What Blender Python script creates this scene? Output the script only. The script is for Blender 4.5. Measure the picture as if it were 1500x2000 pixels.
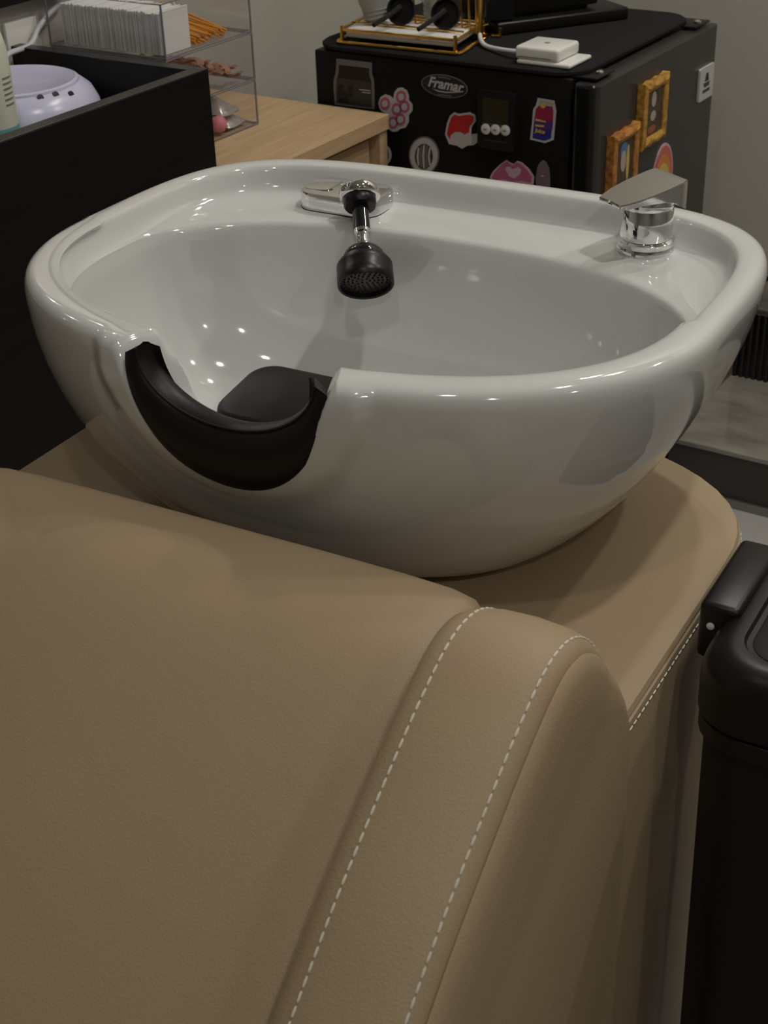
import bpy, bmesh, math, random
from mathutils import Vector, Matrix
random.seed(7)
SC = bpy.context.scene
COL = SC.collection
for o in list(bpy.data.objects):
    bpy.data.objects.remove(o, do_unlink=True)

# ---------------------------------------------------------------- camera
F_PX, PITCH, ROLL, YAW = 2900.0, math.radians(30), math.radians(2), math.radians(30)
CAM = Vector((0.6075, -1.06, 1.37))
_fh = Vector((-math.sin(YAW), math.cos(YAW), 0)); _up = Vector((0, 0, 1))
FW = _fh * math.cos(PITCH) - _up * math.sin(PITCH)
_r = FW.cross(_up).normalized(); _u = _r.cross(FW)
RT = _r * math.cos(ROLL) - _u * math.sin(ROLL)
UP = _u * math.cos(ROLL) + _r * math.sin(ROLL)
cd = bpy.data.cameras.new('camera'); cam = bpy.data.objects.new('camera', cd); COL.objects.link(cam)
cam.matrix_world = Matrix(((RT.x, UP.x, -FW.x, CAM.x), (RT.y, UP.y, -FW.y, CAM.y), (RT.z, UP.z, -FW.z, CAM.z), (0, 0, 0, 1)))
cd.sensor_fit = 'HORIZONTAL'; cd.sensor_width = 36.0; cd.lens = F_PX / 1500 * 36.0
cd.clip_start = 0.02; cd.clip_end = 50
cd.dof.use_dof = True; cd.dof.focus_distance = 1.3; cd.dof.aperture_fstop = 26
SC.camera = cam

# ---------------------------------------------------------------- world and exposure
w = bpy.data.worlds.new('world'); SC.world = w; w.use_nodes = True
w.node_tree.nodes['Background'].inputs[0].default_value = (0.9, 0.85, 0.75, 1)
w.node_tree.nodes['Background'].inputs[1].default_value = 0.05
vs = SC.view_settings
vs.view_transform = 'Standard'; vs.look = 'None'; vs.gamma = 1.0; vs.use_curve_mapping = False
vs.exposure = 0.09
SC.cycles.transparent_max_bounces = 32
LAMPS = [(0.32, 1.15, 4.8), (0.70, 0.12, 5.8), (0.35, -0.95, 1.4), (1.40, -2.00, 6.5), (1.15, 1.22, 6.2), (2.4, -1.0, 3.5), (-0.02, 1.36, 2.8)]  # x, y, watts; camera-side, far-right and fridge lamps are added fill
CEIL = 2.60

# ---------------------------------------------------------------- frames and pixel helpers
A = math.radians(-3.5)                       # the room is turned a little against the wash unit
CA, SA = math.cos(A), math.sin(A)
def w2r(p): return Vector((p[0] * CA + p[1] * SA, -p[0] * SA + p[1] * CA, p[2]))
def r2w(p): return Vector((p[0] * CA - p[1] * SA, p[0] * SA + p[1] * CA, p[2]))
def ray(x, y): return RT * ((x - 750) / F_PX) + UP * ((1000 - y) / F_PX) + FW
RC = w2r(CAM)
def on_v(x, y, v):                            # pixel -> room frame, on the plane v = const
    d = w2r(ray(x, y)); return RC + d * ((v - RC.y) / d.y)
def on_u(x, y, u):
    d = w2r(ray(x, y)); return RC + d * ((u - RC.x) / d.x)
def on_z(x, y, z):
    d = w2r(ray(x, y)); return RC + d * ((z - RC.z) / d.z)

# ---------------------------------------------------------------- materials
def mat(name, col, rough=0.5, metal=0.0, spec=0.5, coat=0.0, bump=None, var=None, trans=0.0, emit=None, sheen=0.0, sss=0.0):
    m = bpy.data.materials.new(name); m.use_nodes = True
    nt = m.node_tree; b = nt.nodes['Principled BSDF']
    b.inputs['Base Color'].default_value = (*col, 1); b.inputs['Roughness'].default_value = rough
    b.inputs['Metallic'].default_value = metal; b.inputs['Specular IOR Level'].default_value = spec
    b.inputs['Coat Weight'].default_value = coat; b.inputs['Coat Roughness'].default_value = 0.03
    b.inputs['Transmission Weight'].default_value = trans
    if emit: b.inputs['Emission Color'].default_value = (*emit[0], 1); b.inputs['Emission Strength'].default_value = emit[1]
    tc = nt.nodes.new('ShaderNodeTexCoord')
    if bump:                                   # (scale, strength, kind)
        if bump[2] == 'vor':
            t = nt.nodes.new('ShaderNodeTexVoronoi'); t.feature = 'SMOOTH_F1'; out = t.outputs['Distance']
        else:
            t = nt.nodes.new('ShaderNodeTexNoise'); t.inputs['Detail'].default_value = 4; out = t.outputs['Fac']
        t.inputs['Scale'].default_value = bump[0]
        nt.links.new(tc.outputs['Object'], t.inputs['Vector'])
        bp = nt.nodes.new('ShaderNodeBump'); bp.inputs['Strength'].default_value = bump[1]; bp.inputs['Distance'].default_value = 0.001
        nt.links.new(out, bp.inputs['Height']); nt.links.new(bp.outputs['Normal'], b.inputs['Normal'])
    if var:                                    # (scale, second colour, stretch vector)
        n = nt.nodes.new('ShaderNodeTexNoise'); n.inputs['Scale'].default_value = var[0]; n.inputs['Detail'].default_value = 5
        mp = nt.nodes.new('ShaderNodeMapping'); mp.inputs['Scale'].default_value = var[2] if len(var) > 2 else (1, 1, 1)
        nt.links.new(tc.outputs['Object'], mp.inputs['Vector']); nt.links.new(mp.outputs['Vector'], n.inputs['Vector'])
        r = nt.nodes.new('ShaderNodeValToRGB')
        r.color_ramp.elements[0].position = 0.35; r.color_ramp.elements[1].position = 0.65
        r.color_ramp.elements[0].color = (*col, 1); r.color_ramp.elements[1].color = (*var[1], 1)
        nt.links.new(n.outputs['Fac'], r.inputs['Fac']); nt.links.new(r.outputs['Color'], b.inputs['Base Color'])
    return m

def acrylic(name, tint, gloss=0.06, base=0.9):
    m = bpy.data.materials.new(name); m.use_nodes = True; nt = m.node_tree; nt.nodes.clear()
    o = nt.nodes.new('ShaderNodeOutputMaterial'); t = nt.nodes.new('ShaderNodeBsdfTransparent'); t.inputs[0].default_value = (*tint, 1)
    g = nt.nodes.new('ShaderNodeBsdfGlossy'); g.inputs['Roughness'].default_value = gloss; g.inputs['Color'].default_value = (0.9, 0.9, 0.95, 1)
    fr = nt.nodes.new('ShaderNodeFresnel'); fr.inputs[0].default_value = 1.45
    mx = nt.nodes.new('ShaderNodeMixShader')
    ge = nt.nodes.new('ShaderNodeNewGeometry'); sb = nt.nodes.new('ShaderNodeMath'); sb.operation = 'SUBTRACT'; sb.inputs[0].default_value = 1.0
    mu = nt.nodes.new('ShaderNodeMath'); mu.operation = 'MULTIPLY'
    nt.links.new(ge.outputs['Backfacing'], sb.inputs[1]); nt.links.new(sb.outputs[0], mu.inputs[0]); nt.links.new(fr.outputs[0], mu.inputs[1])
    nt.links.new(mu.outputs[0], mx.inputs[0]); nt.links.new(t.outputs[0], mx.inputs[1]); nt.links.new(g.outputs[0], mx.inputs[2])
    nt.links.new(mx.outputs[0], o.inputs['Surface'])
    return m

M = {}
M['ceramic'] = mat('white_glazed_ceramic', (0.655, 0.655, 0.635), 0.07, coat=0.6, spec=0.5)
M['leather'] = mat('taupe_leather', (0.39, 0.292, 0.178), 0.55, spec=0.35, bump=(620, 0.22, 'vor'), var=(3.0, (0.365, 0.27, 0.162)))
M['thread'] = mat('cream_thread', (0.72, 0.68, 0.58), 0.8)
M['seam'] = mat('dark_seam', (0.10, 0.08, 0.05), 0.8)
M['rubber'] = mat('black_neck_rubber', (0.008, 0.0075, 0.007), 0.42, spec=0.28, bump=(300, 0.12, 'noise'))
M['chrome'] = mat('chrome', (0.82, 0.82, 0.82), 0.06, metal=1.0)
M['black_gloss'] = mat('black_gloss_plastic', (0.010, 0.010, 0.011), 0.10, spec=0.6)
M['black_satin'] = mat('black_satin_plastic', (0.007, 0.0065, 0.0065), 0.34, spec=0.35)
M['black_matte'] = mat('black_matte_plastic', (0.011, 0.0105, 0.0105), 0.55, spec=0.25, bump=(500, 0.1, 'noise'))
M['nozzle'] = mat('dark_nozzle_plate', (0.05, 0.05, 0.05), 0.3, metal=0.4)
M['fridge_side'] = mat('black_fridge_shell', (0.0055, 0.0055, 0.0055), 0.42, spec=0.25)
M['fridge_door'] = mat('charcoal_fridge_door', (0.035, 0.033, 0.030), 0.34, spec=0.5)
M['felt'] = mat('black_fridge_mat', (0.018, 0.0175, 0.0175), 0.9, spec=0.1, bump=(900, 0.5, 'noise'))
M['wall'] = mat('warm_grey_wall', (0.50, 0.475, 0.41), 0.85, bump=(160, 0.3, 'noise'))
M['far_wall'] = mat('far_salon_wall', (0.30, 0.285, 0.255), 0.85)
M['ceiling'] = mat('ceiling_paint', (0.62, 0.60, 0.56), 0.9)
M['wood'] = mat('light_oak', (0.56, 0.39, 0.22), 0.5, var=(9, (0.47, 0.31, 0.165), (14, 1.2, 14)))
M['wood_dark'] = mat('oak_recess', (0.16, 0.10, 0.05), 0.6)
M['black_wood'] = mat('black_laminate', (0.0045, 0.0045, 0.004), 0.42, spec=0.22, var=(6, (0.007, 0.007, 0.006), (1, 1, 10)))
M['edge_band'] = mat('charcoal_edge_band', (0.030, 0.029, 0.026), 0.4)
M['acrylic'] = acrylic('clear_acrylic', (0.965, 0.962, 0.968))
M['acrylic_edge'] = mat('acrylic_edge', (0.20, 0.185, 0.20), 0.12, spec=0.6)
M['frosted'] = mat('frosted_plastic', (0.62, 0.61, 0.57), 0.3, trans=0.55, spec=0.4)
M['clear'] = acrylic('clear_plastic', (0.9, 0.91, 0.92))
M['cotton'] = mat('white_cotton', (0.80, 0.79, 0.76), 0.95, spec=0.1, bump=(400, 0.4, 'noise'))
M['orange_wood'] = mat('orange_wood_stick', (0.75, 0.33, 0.04), 0.5)
M['brown_paper'] = mat('brown_kraft', (0.42, 0.24, 0.15), 0.7, var=(60, (0.33, 0.17, 0.10)))
M['pink'] = mat('coral_pink', (0.70, 0.22, 0.26), 0.6)
M['foil'] = mat('clear_wrapper', (0.55, 0.53, 0.50), 0.15, metal=0.5, bump=(90, 1.0, 'noise'))
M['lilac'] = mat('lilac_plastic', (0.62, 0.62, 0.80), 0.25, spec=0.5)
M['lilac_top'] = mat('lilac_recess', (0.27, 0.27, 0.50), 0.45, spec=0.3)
M['hole'] = mat('black_vent', (0.005, 0.005, 0.008), 0.5)
M['bottle'] = mat('cream_bottle', (0.62, 0.63, 0.52), 0.35)
M['teal'] = mat('teal_label', (0.14, 0.36, 0.35), 0.4)
M['ink'] = mat('grey_ink', (0.16, 0.16, 0.13), 0.6)
M['cable_white'] = mat('white_cable', (0.66, 0.65, 0.68), 0.4)
M['white_plastic'] = mat('white_plastic', (0.76, 0.75, 0.70), 0.3)
M['gold'] = mat('gold_metal', (0.83, 0.50, 0.12), 0.2, metal=1.0)
M['white_mat'] = mat('white_silicone', (0.68, 0.67, 0.63), 0.5)
M['st_white'] = mat('sticker_white', (0.52, 0.51, 0.50), 0.4)
M['st_grey'] = mat('sticker_grey', (0.16, 0.16, 0.165), 0.4)
M['st_dark'] = mat('sticker_dark_grey', (0.030, 0.030, 0.032), 0.4)
M['st_black'] = mat('sticker_black', (0.006, 0.006, 0.008), 0.4)
M['st_navy'] = mat('sticker_navy', (0.010, 0.011, 0.022), 0.4)
M['st_pink'] = mat('sticker_pink', (0.45, 0.11, 0.24), 0.4)
M['st_palepink'] = mat('sticker_pale_pink', (0.58, 0.40, 0.47), 0.4)
M['st_red'] = mat('sticker_red', (0.50, 0.02, 0.025), 0.4)
M['st_magenta'] = mat('sticker_crimson', (0.34, 0.02, 0.07), 0.4)
M['st_purple'] = mat('sticker_purple', (0.10, 0.03, 0.20), 0.4)
M['st_blue'] = mat('sticker_blue', (0.03, 0.03, 0.26), 0.4)
M['st_yellow'] = mat('sticker_yellow', (0.62, 0.45, 0.12), 0.4)
M['st_mauve'] = mat('sticker_mauve', (0.19, 0.13, 0.15), 0.4)
M['st_orange'] = mat('sticker_orange', (0.62, 0.22, 0.03), 0.4)
M['st_coral'] = mat('sticker_coral', (0.55, 0.13, 0.10), 0.4)
M['lcd'] = mat('dim_lcd', (0.030, 0.027, 0.014), 0.25)
M['gilt'] = mat('gilt_resin', (0.58, 0.33, 0.06), 0.45, var=(90, (0.30, 0.13, 0.02)), bump=(220, 0.8, 'noise'))
M['gilt_copper'] = mat('copper_gilt_resin', (0.55, 0.24, 0.05), 0.45, var=(90, (0.26, 0.09, 0.02)), bump=(220, 0.8, 'noise'))
M['pic_brown'] = mat('picture_dark', (0.035, 0.030, 0.022), 0.5, var=(60, (0.09, 0.06, 0.03)))
M['pic_skin'] = mat('picture_cream', (0.42, 0.36, 0.30), 0.5)
M['pic_blue'] = mat('picture_blue', (0.10, 0.20, 0.42), 0.5)
M['pic_red'] = mat('picture_rust', (0.30, 0.09, 0.03), 0.5)
M['red_dot'] = mat('red_mark', (0.55, 0.03, 0.02), 0.3)
M['blue_dot'] = mat('blue_mark', (0.02, 0.03, 0.30), 0.3)
M['marble'] = mat('polished_marble', (0.30, 0.28, 0.235), 0.10, spec=0.8, coat=1.0, var=(9, (0.20, 0.185, 0.15), (1, 2.2, 1)))
M['plinth'] = mat('dark_plinth', (0.065, 0.052, 0.047), 0.5)
M['metal_strip'] = mat('brushed_strip', (0.30, 0.30, 0.28), 0.35, metal=0.8)
M['lamp_glow'] = mat('lamp_diffuser', (1, 1, 1), 0.5, emit=((1.0, 0.972, 0.915), 60.0))
M['lamp_trim'] = mat('lamp_trim_white', (0.7, 0.7, 0.68), 0.5)

# ---------------------------------------------------------------- geometry helpers: every one returns (verts, faces)
def gmerge(*gs):
    V, Fc = [], []
    for g in gs:
        n = len(V); V += list(g[0]); Fc += [tuple(i + n for i in f) for f in g[1]]
    return V, Fc
def gmap(g, fn): return [fn(Vector(p)) for p in g[0]], g[1]
def from_bm(bm):
    bm.verts.index_update(); V = [v.co.copy() for v in bm.verts]; Fc = [tuple(v.index for v in f.verts) for f in bm.faces]; bm.free(); return V, Fc
def box(lo, hi, bev=0.0, seg=2):
    bm = bmesh.new(); bmesh.ops.create_cube(bm, size=1)
    for v in bm.verts: v.co = Vector([lo[i] + (v.co[i] + 0.5) * (hi[i] - lo[i]) for i in range(3)])
    if bev > 0: bmesh.ops.bevel(bm, geom=list(bm.edges), offset=bev, segments=seg, profile=0.5, affect='EDGES')
    return from_bm(bm)
def lathe(prof, n=32, c=(0, 0, 0)):            # prof: (radius, z)
    V, Fc = [], []
    for r, z in prof:
        for k in range(n):
            a = 2 * math.pi * k / n; V.append(Vector((c[0] + r * math.cos(a), c[1] + r * math.sin(a), c[2] + z)))
    for i in range(len(prof) - 1):
        for k in range(n):
            k2 = (k + 1) % n; Fc.append((i * n + k, i * n + k2, (i + 1) * n + k2, (i + 1) * n + k))
    Fc.append(tuple(reversed(range(n)))); Fc.append(tuple((len(prof) - 1) * n + k for k in range(n)))
    return V, Fc
def frame_of(d):
    d = Vector(d).normalized(); a = Vector((0, 0, 1)) if abs(d.z) < 0.95 else Vector((1, 0, 0))
    x = a.cross(d).normalized(); return x, d.cross(x), d
def orient(g, c, d):                           # z axis of g -> direction d, origin -> c
    x, y, z = frame_of(d); c = Vector(c)
    return gmap(g, lambda p: c + x * p.x + y * p.y + z * p.z)
def catmull(P, n=8, closed=False):
    P = [Vector(p) for p in P]; out = []; m = len(P)
    for i in range(m if closed else m - 1):
        if closed: a, b, c, d = P[(i - 1) % m], P[i], P[(i + 1) % m], P[(i + 2) % m]
        else: a, b, c, d = P[max(i - 1, 0)], P[i], P[i + 1], P[min(i + 2, m - 1)]
        for k in range(n):
            t = k / n
            out.append(0.5 * ((2 * b) + (c - a) * t + (2 * a - 5 * b + 4 * c - d) * t * t + (3 * b - a - 3 * c + d) * t ** 3))
    if not closed: out.append(P[-1])
    return out
def tube(P, r, n=8, closed=False):
    P = [Vector(p) for p in P]; V, Fc = [], []; m = len(P); px = None
    for i in range(m):
        if closed: d = P[(i + 1) % m] - P[(i - 1) % m]
        else: d = P[min(i + 1, m - 1)] - P[max(i - 1, 0)]
        d.normalize()
        if px is None: px = frame_of(d)[0]
        px = (px - d * px.dot(d)).normalized(); py = d.cross(px)
        rr = r[i] if isinstance(r, (list, tuple)) else r
        for k in range(n):
            a = 2 * math.pi * k / n; V.append(P[i] + px * (rr * math.cos(a)) + py * (rr * math.sin(a)))
    for i in range(m if closed else m - 1):
        j = (i + 1) % m
        for k in range(n):
            k2 = (k + 1) % n; Fc.append((i * n + k, i * n + k2, j * n + k2, j * n + k))
    if not closed:
        Fc.append(tuple(reversed(range(n)))); Fc.append(tuple((m - 1) * n + k for k in range(n)))
    return V, Fc
def grid(rows, close_u=False, close_v=False):  # rows of equal-length point lists
    V = [Vector(p) for r in rows for p in r]; n = len(rows[0]); m = len(rows); Fc = []
    for i in range(m if close_v else m - 1):
        j = (i + 1) % m
        for k in range(n if close_u else n - 1):
            k2 = (k + 1) % n; Fc.append((i * n + k, i * n + k2, j * n + k2, j * n + k))
    return V, Fc
def prism(poly, fn, t):                        # 2-D outline -> slab; fn(a, b, depth) -> point
    n = len(poly); V = [fn(a, b, 0) for a, b in poly] + [fn(a, b, t) for a, b in poly]
    Fc = [tuple(range(n)), tuple(reversed(range(n, 2 * n)))] + [(k, (k + 1) % n, (k + 1) % n + n, k + n) for k in range(n)]
    return V, Fc
def ell(cx, cy, rx, ry, n=24, tilt=0.0, a0=0.0, a1=2 * math.pi):
    o = []
    for k in range(n):
        a = a0 + (a1 - a0) * k / (n if abs(a1 - a0 - 2 * math.pi) < 1e-6 else n - 1)
        x, y = rx * math.cos(a), ry * math.sin(a)
        o.append((cx + x * math.cos(tilt) - y * math.sin(tilt), cy + x * math.sin(tilt) + y * math.cos(tilt)))
    return o
def rrect(x0, y0, x1, y1, r, n=5):
    o = []
    for cx, cy, s in ((x1 - r, y1 - r, 0), (x0 + r, y1 - r, 1), (x0 + r, y0 + r, 2), (x1 - r, y0 + r, 3)):
        for k in range(n + 1):
            a = math.pi / 2 * (s + k / n); o.append((cx + r * math.cos(a), cy + r * math.sin(a)))
    return o

def link(name, g, m, base=Vector((0, 0, 0)), smooth=40):
    me = bpy.data.meshes.new(name); me.from_pydata([Vector(p) - base for p in g[0]], [], g[1])
    bm = bmesh.new(); bm.from_mesh(me); bmesh.ops.recalc_face_normals(bm, faces=list(bm.faces)); bm.to_mesh(me); bm.free()
    me.materials.append(M[m] if isinstance(m, str) else m)
    if smooth:
        me.shade_smooth(); me.set_sharp_from_angle(angle=math.radians(smooth))
    o = bpy.data.objects.new(name, me); COL.objects.link(o); return o

class Thing:
    """an Empty (or one mesh) at the thing's base; parts are given in absolute coordinates of its frame"""
    def __init__(s, name, label, cat, base=(0, 0, 0), room=True, group=None, geo=None, mat=None, kind=None, smooth=40):
        s.base = Vector(base)
        s.o = link(name, geo, mat, s.base, smooth) if geo else bpy.data.objects.new(name, None)
        if not geo: COL.objects.link(s.o); s.o.empty_display_size = 0.05
        s.o.location = r2w(s.base) if room else s.base
        if room: s.o.rotation_euler = (0, 0, A)
        if kind != 'structure': s.o['label'] = label; s.o['category'] = cat
        elif label: s.o['label'] = label
        if group: s.o['group'] = group
        if kind: s.o['kind'] = kind
    def part(s, name, g, m, parent=None, label=None, smooth=40, kind=None):
        o = link(name, g, m, s.base, smooth); o.parent = parent or s.o
        if label: o['label'] = label
        if kind: o['kind'] = kind
        return o
def copy_part(src, parent, loc):
    c = src.copy(); COL.objects.link(c); c.parent = parent; c.location = loc; return c

def text_geo(txt, size, shear=0.0, extrude=0.0002, bold=0.0):
    cu = bpy.data.curves.new('txt', 'FONT'); cu.body = txt; cu.size = size; cu.shear = shear; cu.extrude = extrude; cu.offset = bold
    cu.align_x = 'CENTER'; cu.align_y = 'CENTER'; cu.resolution_u = 3
    o = bpy.data.objects.new('txt', cu); COL.objects.link(o)
    dg = bpy.context.evaluated_depsgraph_get(); me = bpy.data.meshes.new_from_object(o.evaluated_get(dg))
    V = [v.co.copy() for v in me.vertices]; Fc = [tuple(p.vertices) for p in me.polygons]
    bpy.data.objects.remove(o, do_unlink=True); bpy.data.curves.remove(cu); bpy.data.meshes.remove(me)
    return V, Fc

def stitches(P, normals, dash=0.0066, gap=0.0022, wd=0.00085, th=0.0006):
    """short thread dashes along a polyline"""
    gs = []; P = [Vector(p) for p in P]
    L = [0.0]
    for i in range(1, len(P)): L.append(L[-1] + (P[i] - P[i - 1]).length)
    def at(s):
        s = max(0, min(s, L[-1] - 1e-9)); lo = 0
        while L[lo + 1] < s: lo += 1
        t = (s - L[lo]) / max(1e-9, L[lo + 1] - L[lo]); return P[lo].lerp(P[lo + 1], t), Vector(normals[lo]).lerp(Vector(normals[lo + 1]), t).normalized()
    s = 0.002
    while s + dash < L[-1]:
        a, na = at(s); b, nb = at(s + dash); d = (b - a).normalized(); n = (na + nb).normalized(); sd = d.cross(n).normalized()
        lo = -th * 0.5; V = []
        for q, e in ((a, 0.55), (a.lerp(b, 0.25), 1), (a.lerp(b, 0.75), 1), (b, 0.55)):
            V += [q + sd * wd * e + n * lo, q + sd * wd * 0.5 * e + n * th * e, q - sd * wd * 0.5 * e + n * th * e, q - sd * wd * e + n * lo]
        Fc = []
        for i in range(3):
            for k in range(4):
                k2 = (k + 1) % 4; Fc.append((i * 4 + k, i * 4 + k2, (i + 1) * 4 + k2, (i + 1) * 4 + k))
        Fc += [(0, 3, 2, 1), (12, 13, 14, 15)]
        gs.append((V, Fc)); s += dash + gap
    return gmerge(*gs)

def sm(a, b, x):
    t = max(0.0, min(1.0, (x - a) / (b - a)))
    return t * t * (3 - 2 * t)
def interp(T, x):                              # T: sorted (x, y)
    if x <= T[0][0]: return T[0][1]
    for (a, p), (b, q) in zip(T, T[1:]):
        if x <= b: return p + (q - p) * (x - a) / (b - a)
    return T[-1][1]

# ================================================================ the room
UL, UR, VF, VB = -0.97, 3.2, -3.2, 1.66
def struct(name, g, m, label=None, base=(0, 0, 0)):
    return Thing(name, label, None, base, True, geo=g, mat=m, kind='structure', smooth=0)
m_floor = mat('pale_stone_floor', (0.40, 0.385, 0.36), 0.4, var=(7, (0.36, 0.345, 0.32)))
fl = struct('floor', box((UL - .1, VF - .1, -0.06), (UR + .1, VB + .1, 0)), m_floor)
struct('ceiling', box((UL - .1, VF - .1, CEIL), (UR + .1, VB + .1, CEIL + .06)), 'ceiling')
struct('wall_left', box((UL - .1, VF - .1, 0), (UL, VB + .1, CEIL)), 'wall')
struct('wall_back', box((UL, VB, 0), (UR, VB + .1, CEIL)), 'wall')
struct('wall_right', box((UR, VF - .1, 0), (UR + .1, VB + .1, CEIL)), 'far_wall')
struct('wall_front', box((UL, VF - .1, 0), (UR, VF, CEIL)), 'far_wall')
for i, (x, y, p) in enumerate(LAMPS):
    c = w2r((x, y, CEIL))
    t = Thing('downlight', ['round ceiling downlight behind the wash basin', 'round ceiling downlight above the waste bin', 'round ceiling downlight above the taupe chair',
                            'round fill downlight added behind the camera to light the basin front', 'round fill downlight added at the far right to brighten the back wall', 'round ceiling downlight at the near right of the room', 'round fill downlight added above the small refrigerator to brighten wall and oak'][i],
              'ceiling light', c, True, 'recessed ceiling downlights')
    t.part('trim', lathe([(0.062, 0), (0.062, -0.006), (0.052, -0.010), (0.050, -0.004), (0.05, -0.001)], 32, c), 'lamp_trim')
    t.part('diffuser', lathe([(0.049, -0.001), (0.049, -0.005), (0.001, -0.005)], 32, c), 'lamp_glow')
    l = bpy.data.lights.new('downlight_lamp', 'AREA'); l.shape = 'DISK'; l.size = 0.09; l.energy = p; l.color = (1.0, 0.972, 0.915)
    lo = bpy.data.objects.new('downlight_lamp', l); COL.objects.link(lo); lo.location = (x, y, CEIL - 0.014)

# ================================================================ wash basin
ZB, ZR, OY = 0.70, 0.92, -0.02
def superR(ph, a, bt, bf, nt=4.0, nf=2.3):
    c = abs(math.cos(ph)) + 1e-9; s = abs(math.sin(ph)) + 1e-9
    b, n = (bt, nt) if math.sin(ph) >= 0 else (bf, nf)
    return ((c / a) ** n + (s / b) ** n) ** (-1 / n)
def Rout(ph): return superR(ph, 0.312, 0.266, 0.228)
def Rin(ph): return superR(ph, 0.2865, 0.236, 0.199, 4.2, 2.35)
def Rarc(ph): return superR(ph, 0.276, 0.152, 0.32, 2.3, 2.0)
def prof(t): return 0.55 + 0.45 * (1 - (1 - t) ** 2) ** 0.85
def smin(a, b, k=0.012):
    h = max(0, min(1, 0.5 + 0.5 * (b - a) / k)); return b + (a - b) * h - k * h * (1 - h)
NW = 0.088                                       # half width of the neck notch
def notch(x):                                    # 0..1 depth of the U-shaped notch at x
    q = abs(x) / NW
    u = math.sqrt(max(0, 1 - min(1, q) ** 2.2))
    return u * (1 - sm(0.93, 1.0, q) * 0.0)
ND = 0.090
phis = []
n_f, n_o = 200, 170
f0, f1 = math.radians(270 - 36), math.radians(270 + 36)
for k in range(n_f): phis.append(f0 + (f1 - f0) * k / n_f)
for k in range(n_o): phis.append(f1 + (2 * math.pi - (f1 - f0)) * k / n_o)
def bowl_cols():
    cols = []
    for ph in phis:
        c, s = math.cos(ph), math.sin(ph)
        ro, ri = Rout(ph), Rin(ph); rb = smin(ri - 0.012, Rarc(ph))
        front = s < 0
        # smoothed notch: average over a small window for rounded shoulders
        nx = 0.0
        if front:
            for d in (-0.010, -0.006, -0.003, 0, 0.003, 0.006, 0.010): nx += notch(c * ro + d) / 7
        zr = ZR - ND * nx
        col = []
        # outer wall
        for t in [0, 0.02, 0.05, 0.09, 0.13, 0.18, 0.24, 0.3, 0.36, 0.42, 0.48, 0.54, 0.6, 0.66, 0.72, 0.78, 0.84, 0.89, 0.93]:
            z = ZB + (ZR - ZB) * t
            z = ZB + (z - ZB) * (zr - ZB) / (ZR - ZB)
            tt = (z - ZB) / (ZR - ZB)
            if t <= 0.05: rr = ro * 0.545 - (0.004 if t == 0 else 0)          # foot ring
            else: rr = ro * prof(tt)
            x, y = rr * c, OY - 0.02 * (1 - tt) + rr * s
            if front:                                                         # raised lip round the notch
                dd = 9.0
                for k in range(-10, 11):
                    xx = NW * k / 10; dd = min(dd, math.hypot(x - xx, z - (ZR - ND * notch(xx) * 0.97)))
                for zz in (ZR - 0.012, ZR - 0.024): dd = min(dd, math.hypot(abs(x) - NW, z - zz))
                lip = 0.0075 * (1 - sm(0.020, 0.042, dd)) * (1 - 0.5 * sm(ZR - 0.03, ZR, z) * (1 if abs(x) > NW else 0))
                x += lip * c; y += lip * s
            col.append(Vector((x, y, z)))
        base = col[-1].copy()
        # rim roll
        ri_n = ri - (0.006 if front else 0)
        if nx > 0.02:
            tt = (zr - ZB) / (ZR - ZB)
            ri_n = (1 - sm(0.02, 0.5, nx)) * ri_n + sm(0.02, 0.5, nx) * min(ri_n, ro * prof(tt) - 0.034)
        po = math.hypot(base.x, base.y - OY); top = zr
        for k in range(1, 9):
            a = math.pi * k / 9
            wdt = po - ri_n; ca = math.cos(a); ca = math.copysign(abs(ca) ** 0.8, ca)
            r_ = ri_n + wdt * (0.5 + 0.5 * ca)
            z_ = base.z + (zr - base.z) * (math.sin(a) ** 0.7) if a < math.pi / 2 else zr - 0.004 * (1 - math.sin(a) ** 0.7)
            col.append(Vector((r_ * c, OY + r_ * s, z_)))
        # inner wall
        lam = sm(0.010, 0.050, ri - rb); lp = lambda a_, b_: a_ + (b_ - a_) * lam
        inner = [(ri - 0.0012, ZR - 0.0065), (ri - 0.0030, ZR - 0.012), (ri - 0.0048, ZR - 0.018), (ri - 0.0078, ZR - 0.0228), (ri - lp(0.0095, 0.0125), ZR - 0.0258),
                 (lp(ri - 0.0108, (rb + ri) * 0.5 - 0.004), ZR - 0.0268), (rb + 0.0062 * lam, ZR - 0.0277), (rb + 0.0026 * lam, ZR - 0.0288), (rb - 0.0002, ZR - 0.0312), (rb - 0.0018, ZR - 0.036), (rb - 0.0030, ZR - 0.044)]
        zi0, zi1 = ZR - 0.044, 0.733
        for k in range(1, 16):
            q = k / 15; ang = q * math.pi / 2
            inner.append(((rb - 0.003) * (0.36 + 0.64 * math.cos(ang) ** 0.66), zi0 - (zi0 - zi1) * math.sin(ang) ** 1.12))
        for q in (0.2, 0.08): inner.append(((rb - 0.003) * q, zi1 - 0.004))
        for r_, z in inner:
            if nx > 0.001:
                zn = zi1 + (z - zi1) * (zr - 0.006 - zi1) / (ZR - 0.006 - zi1) if z > zi1 else z
                # radius of the inner wall at the mapped height, so the notch cuts the wall instead of squeezing it
                best = inner[0][0]
                for (ra, za), (rb_, zb_) in zip(inner, inner[1:]):
                    if za >= zn >= zb_ and za > zb_: best = ra + (rb_ - ra) * (za - zn) / (za - zb_); break
                    best = rb_
                r_, z = min(best, ri_n) if z > zi1 else r_, zn
            col.append(Vector((r_ * c, OY + r_ * s, z)))
        cols.append(col)
    return cols
cols = bowl_cols()
m_st = len(cols[0]); rows = [[cols[k][i] for k in range(len(cols))] for i in range(m_st)]
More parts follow.
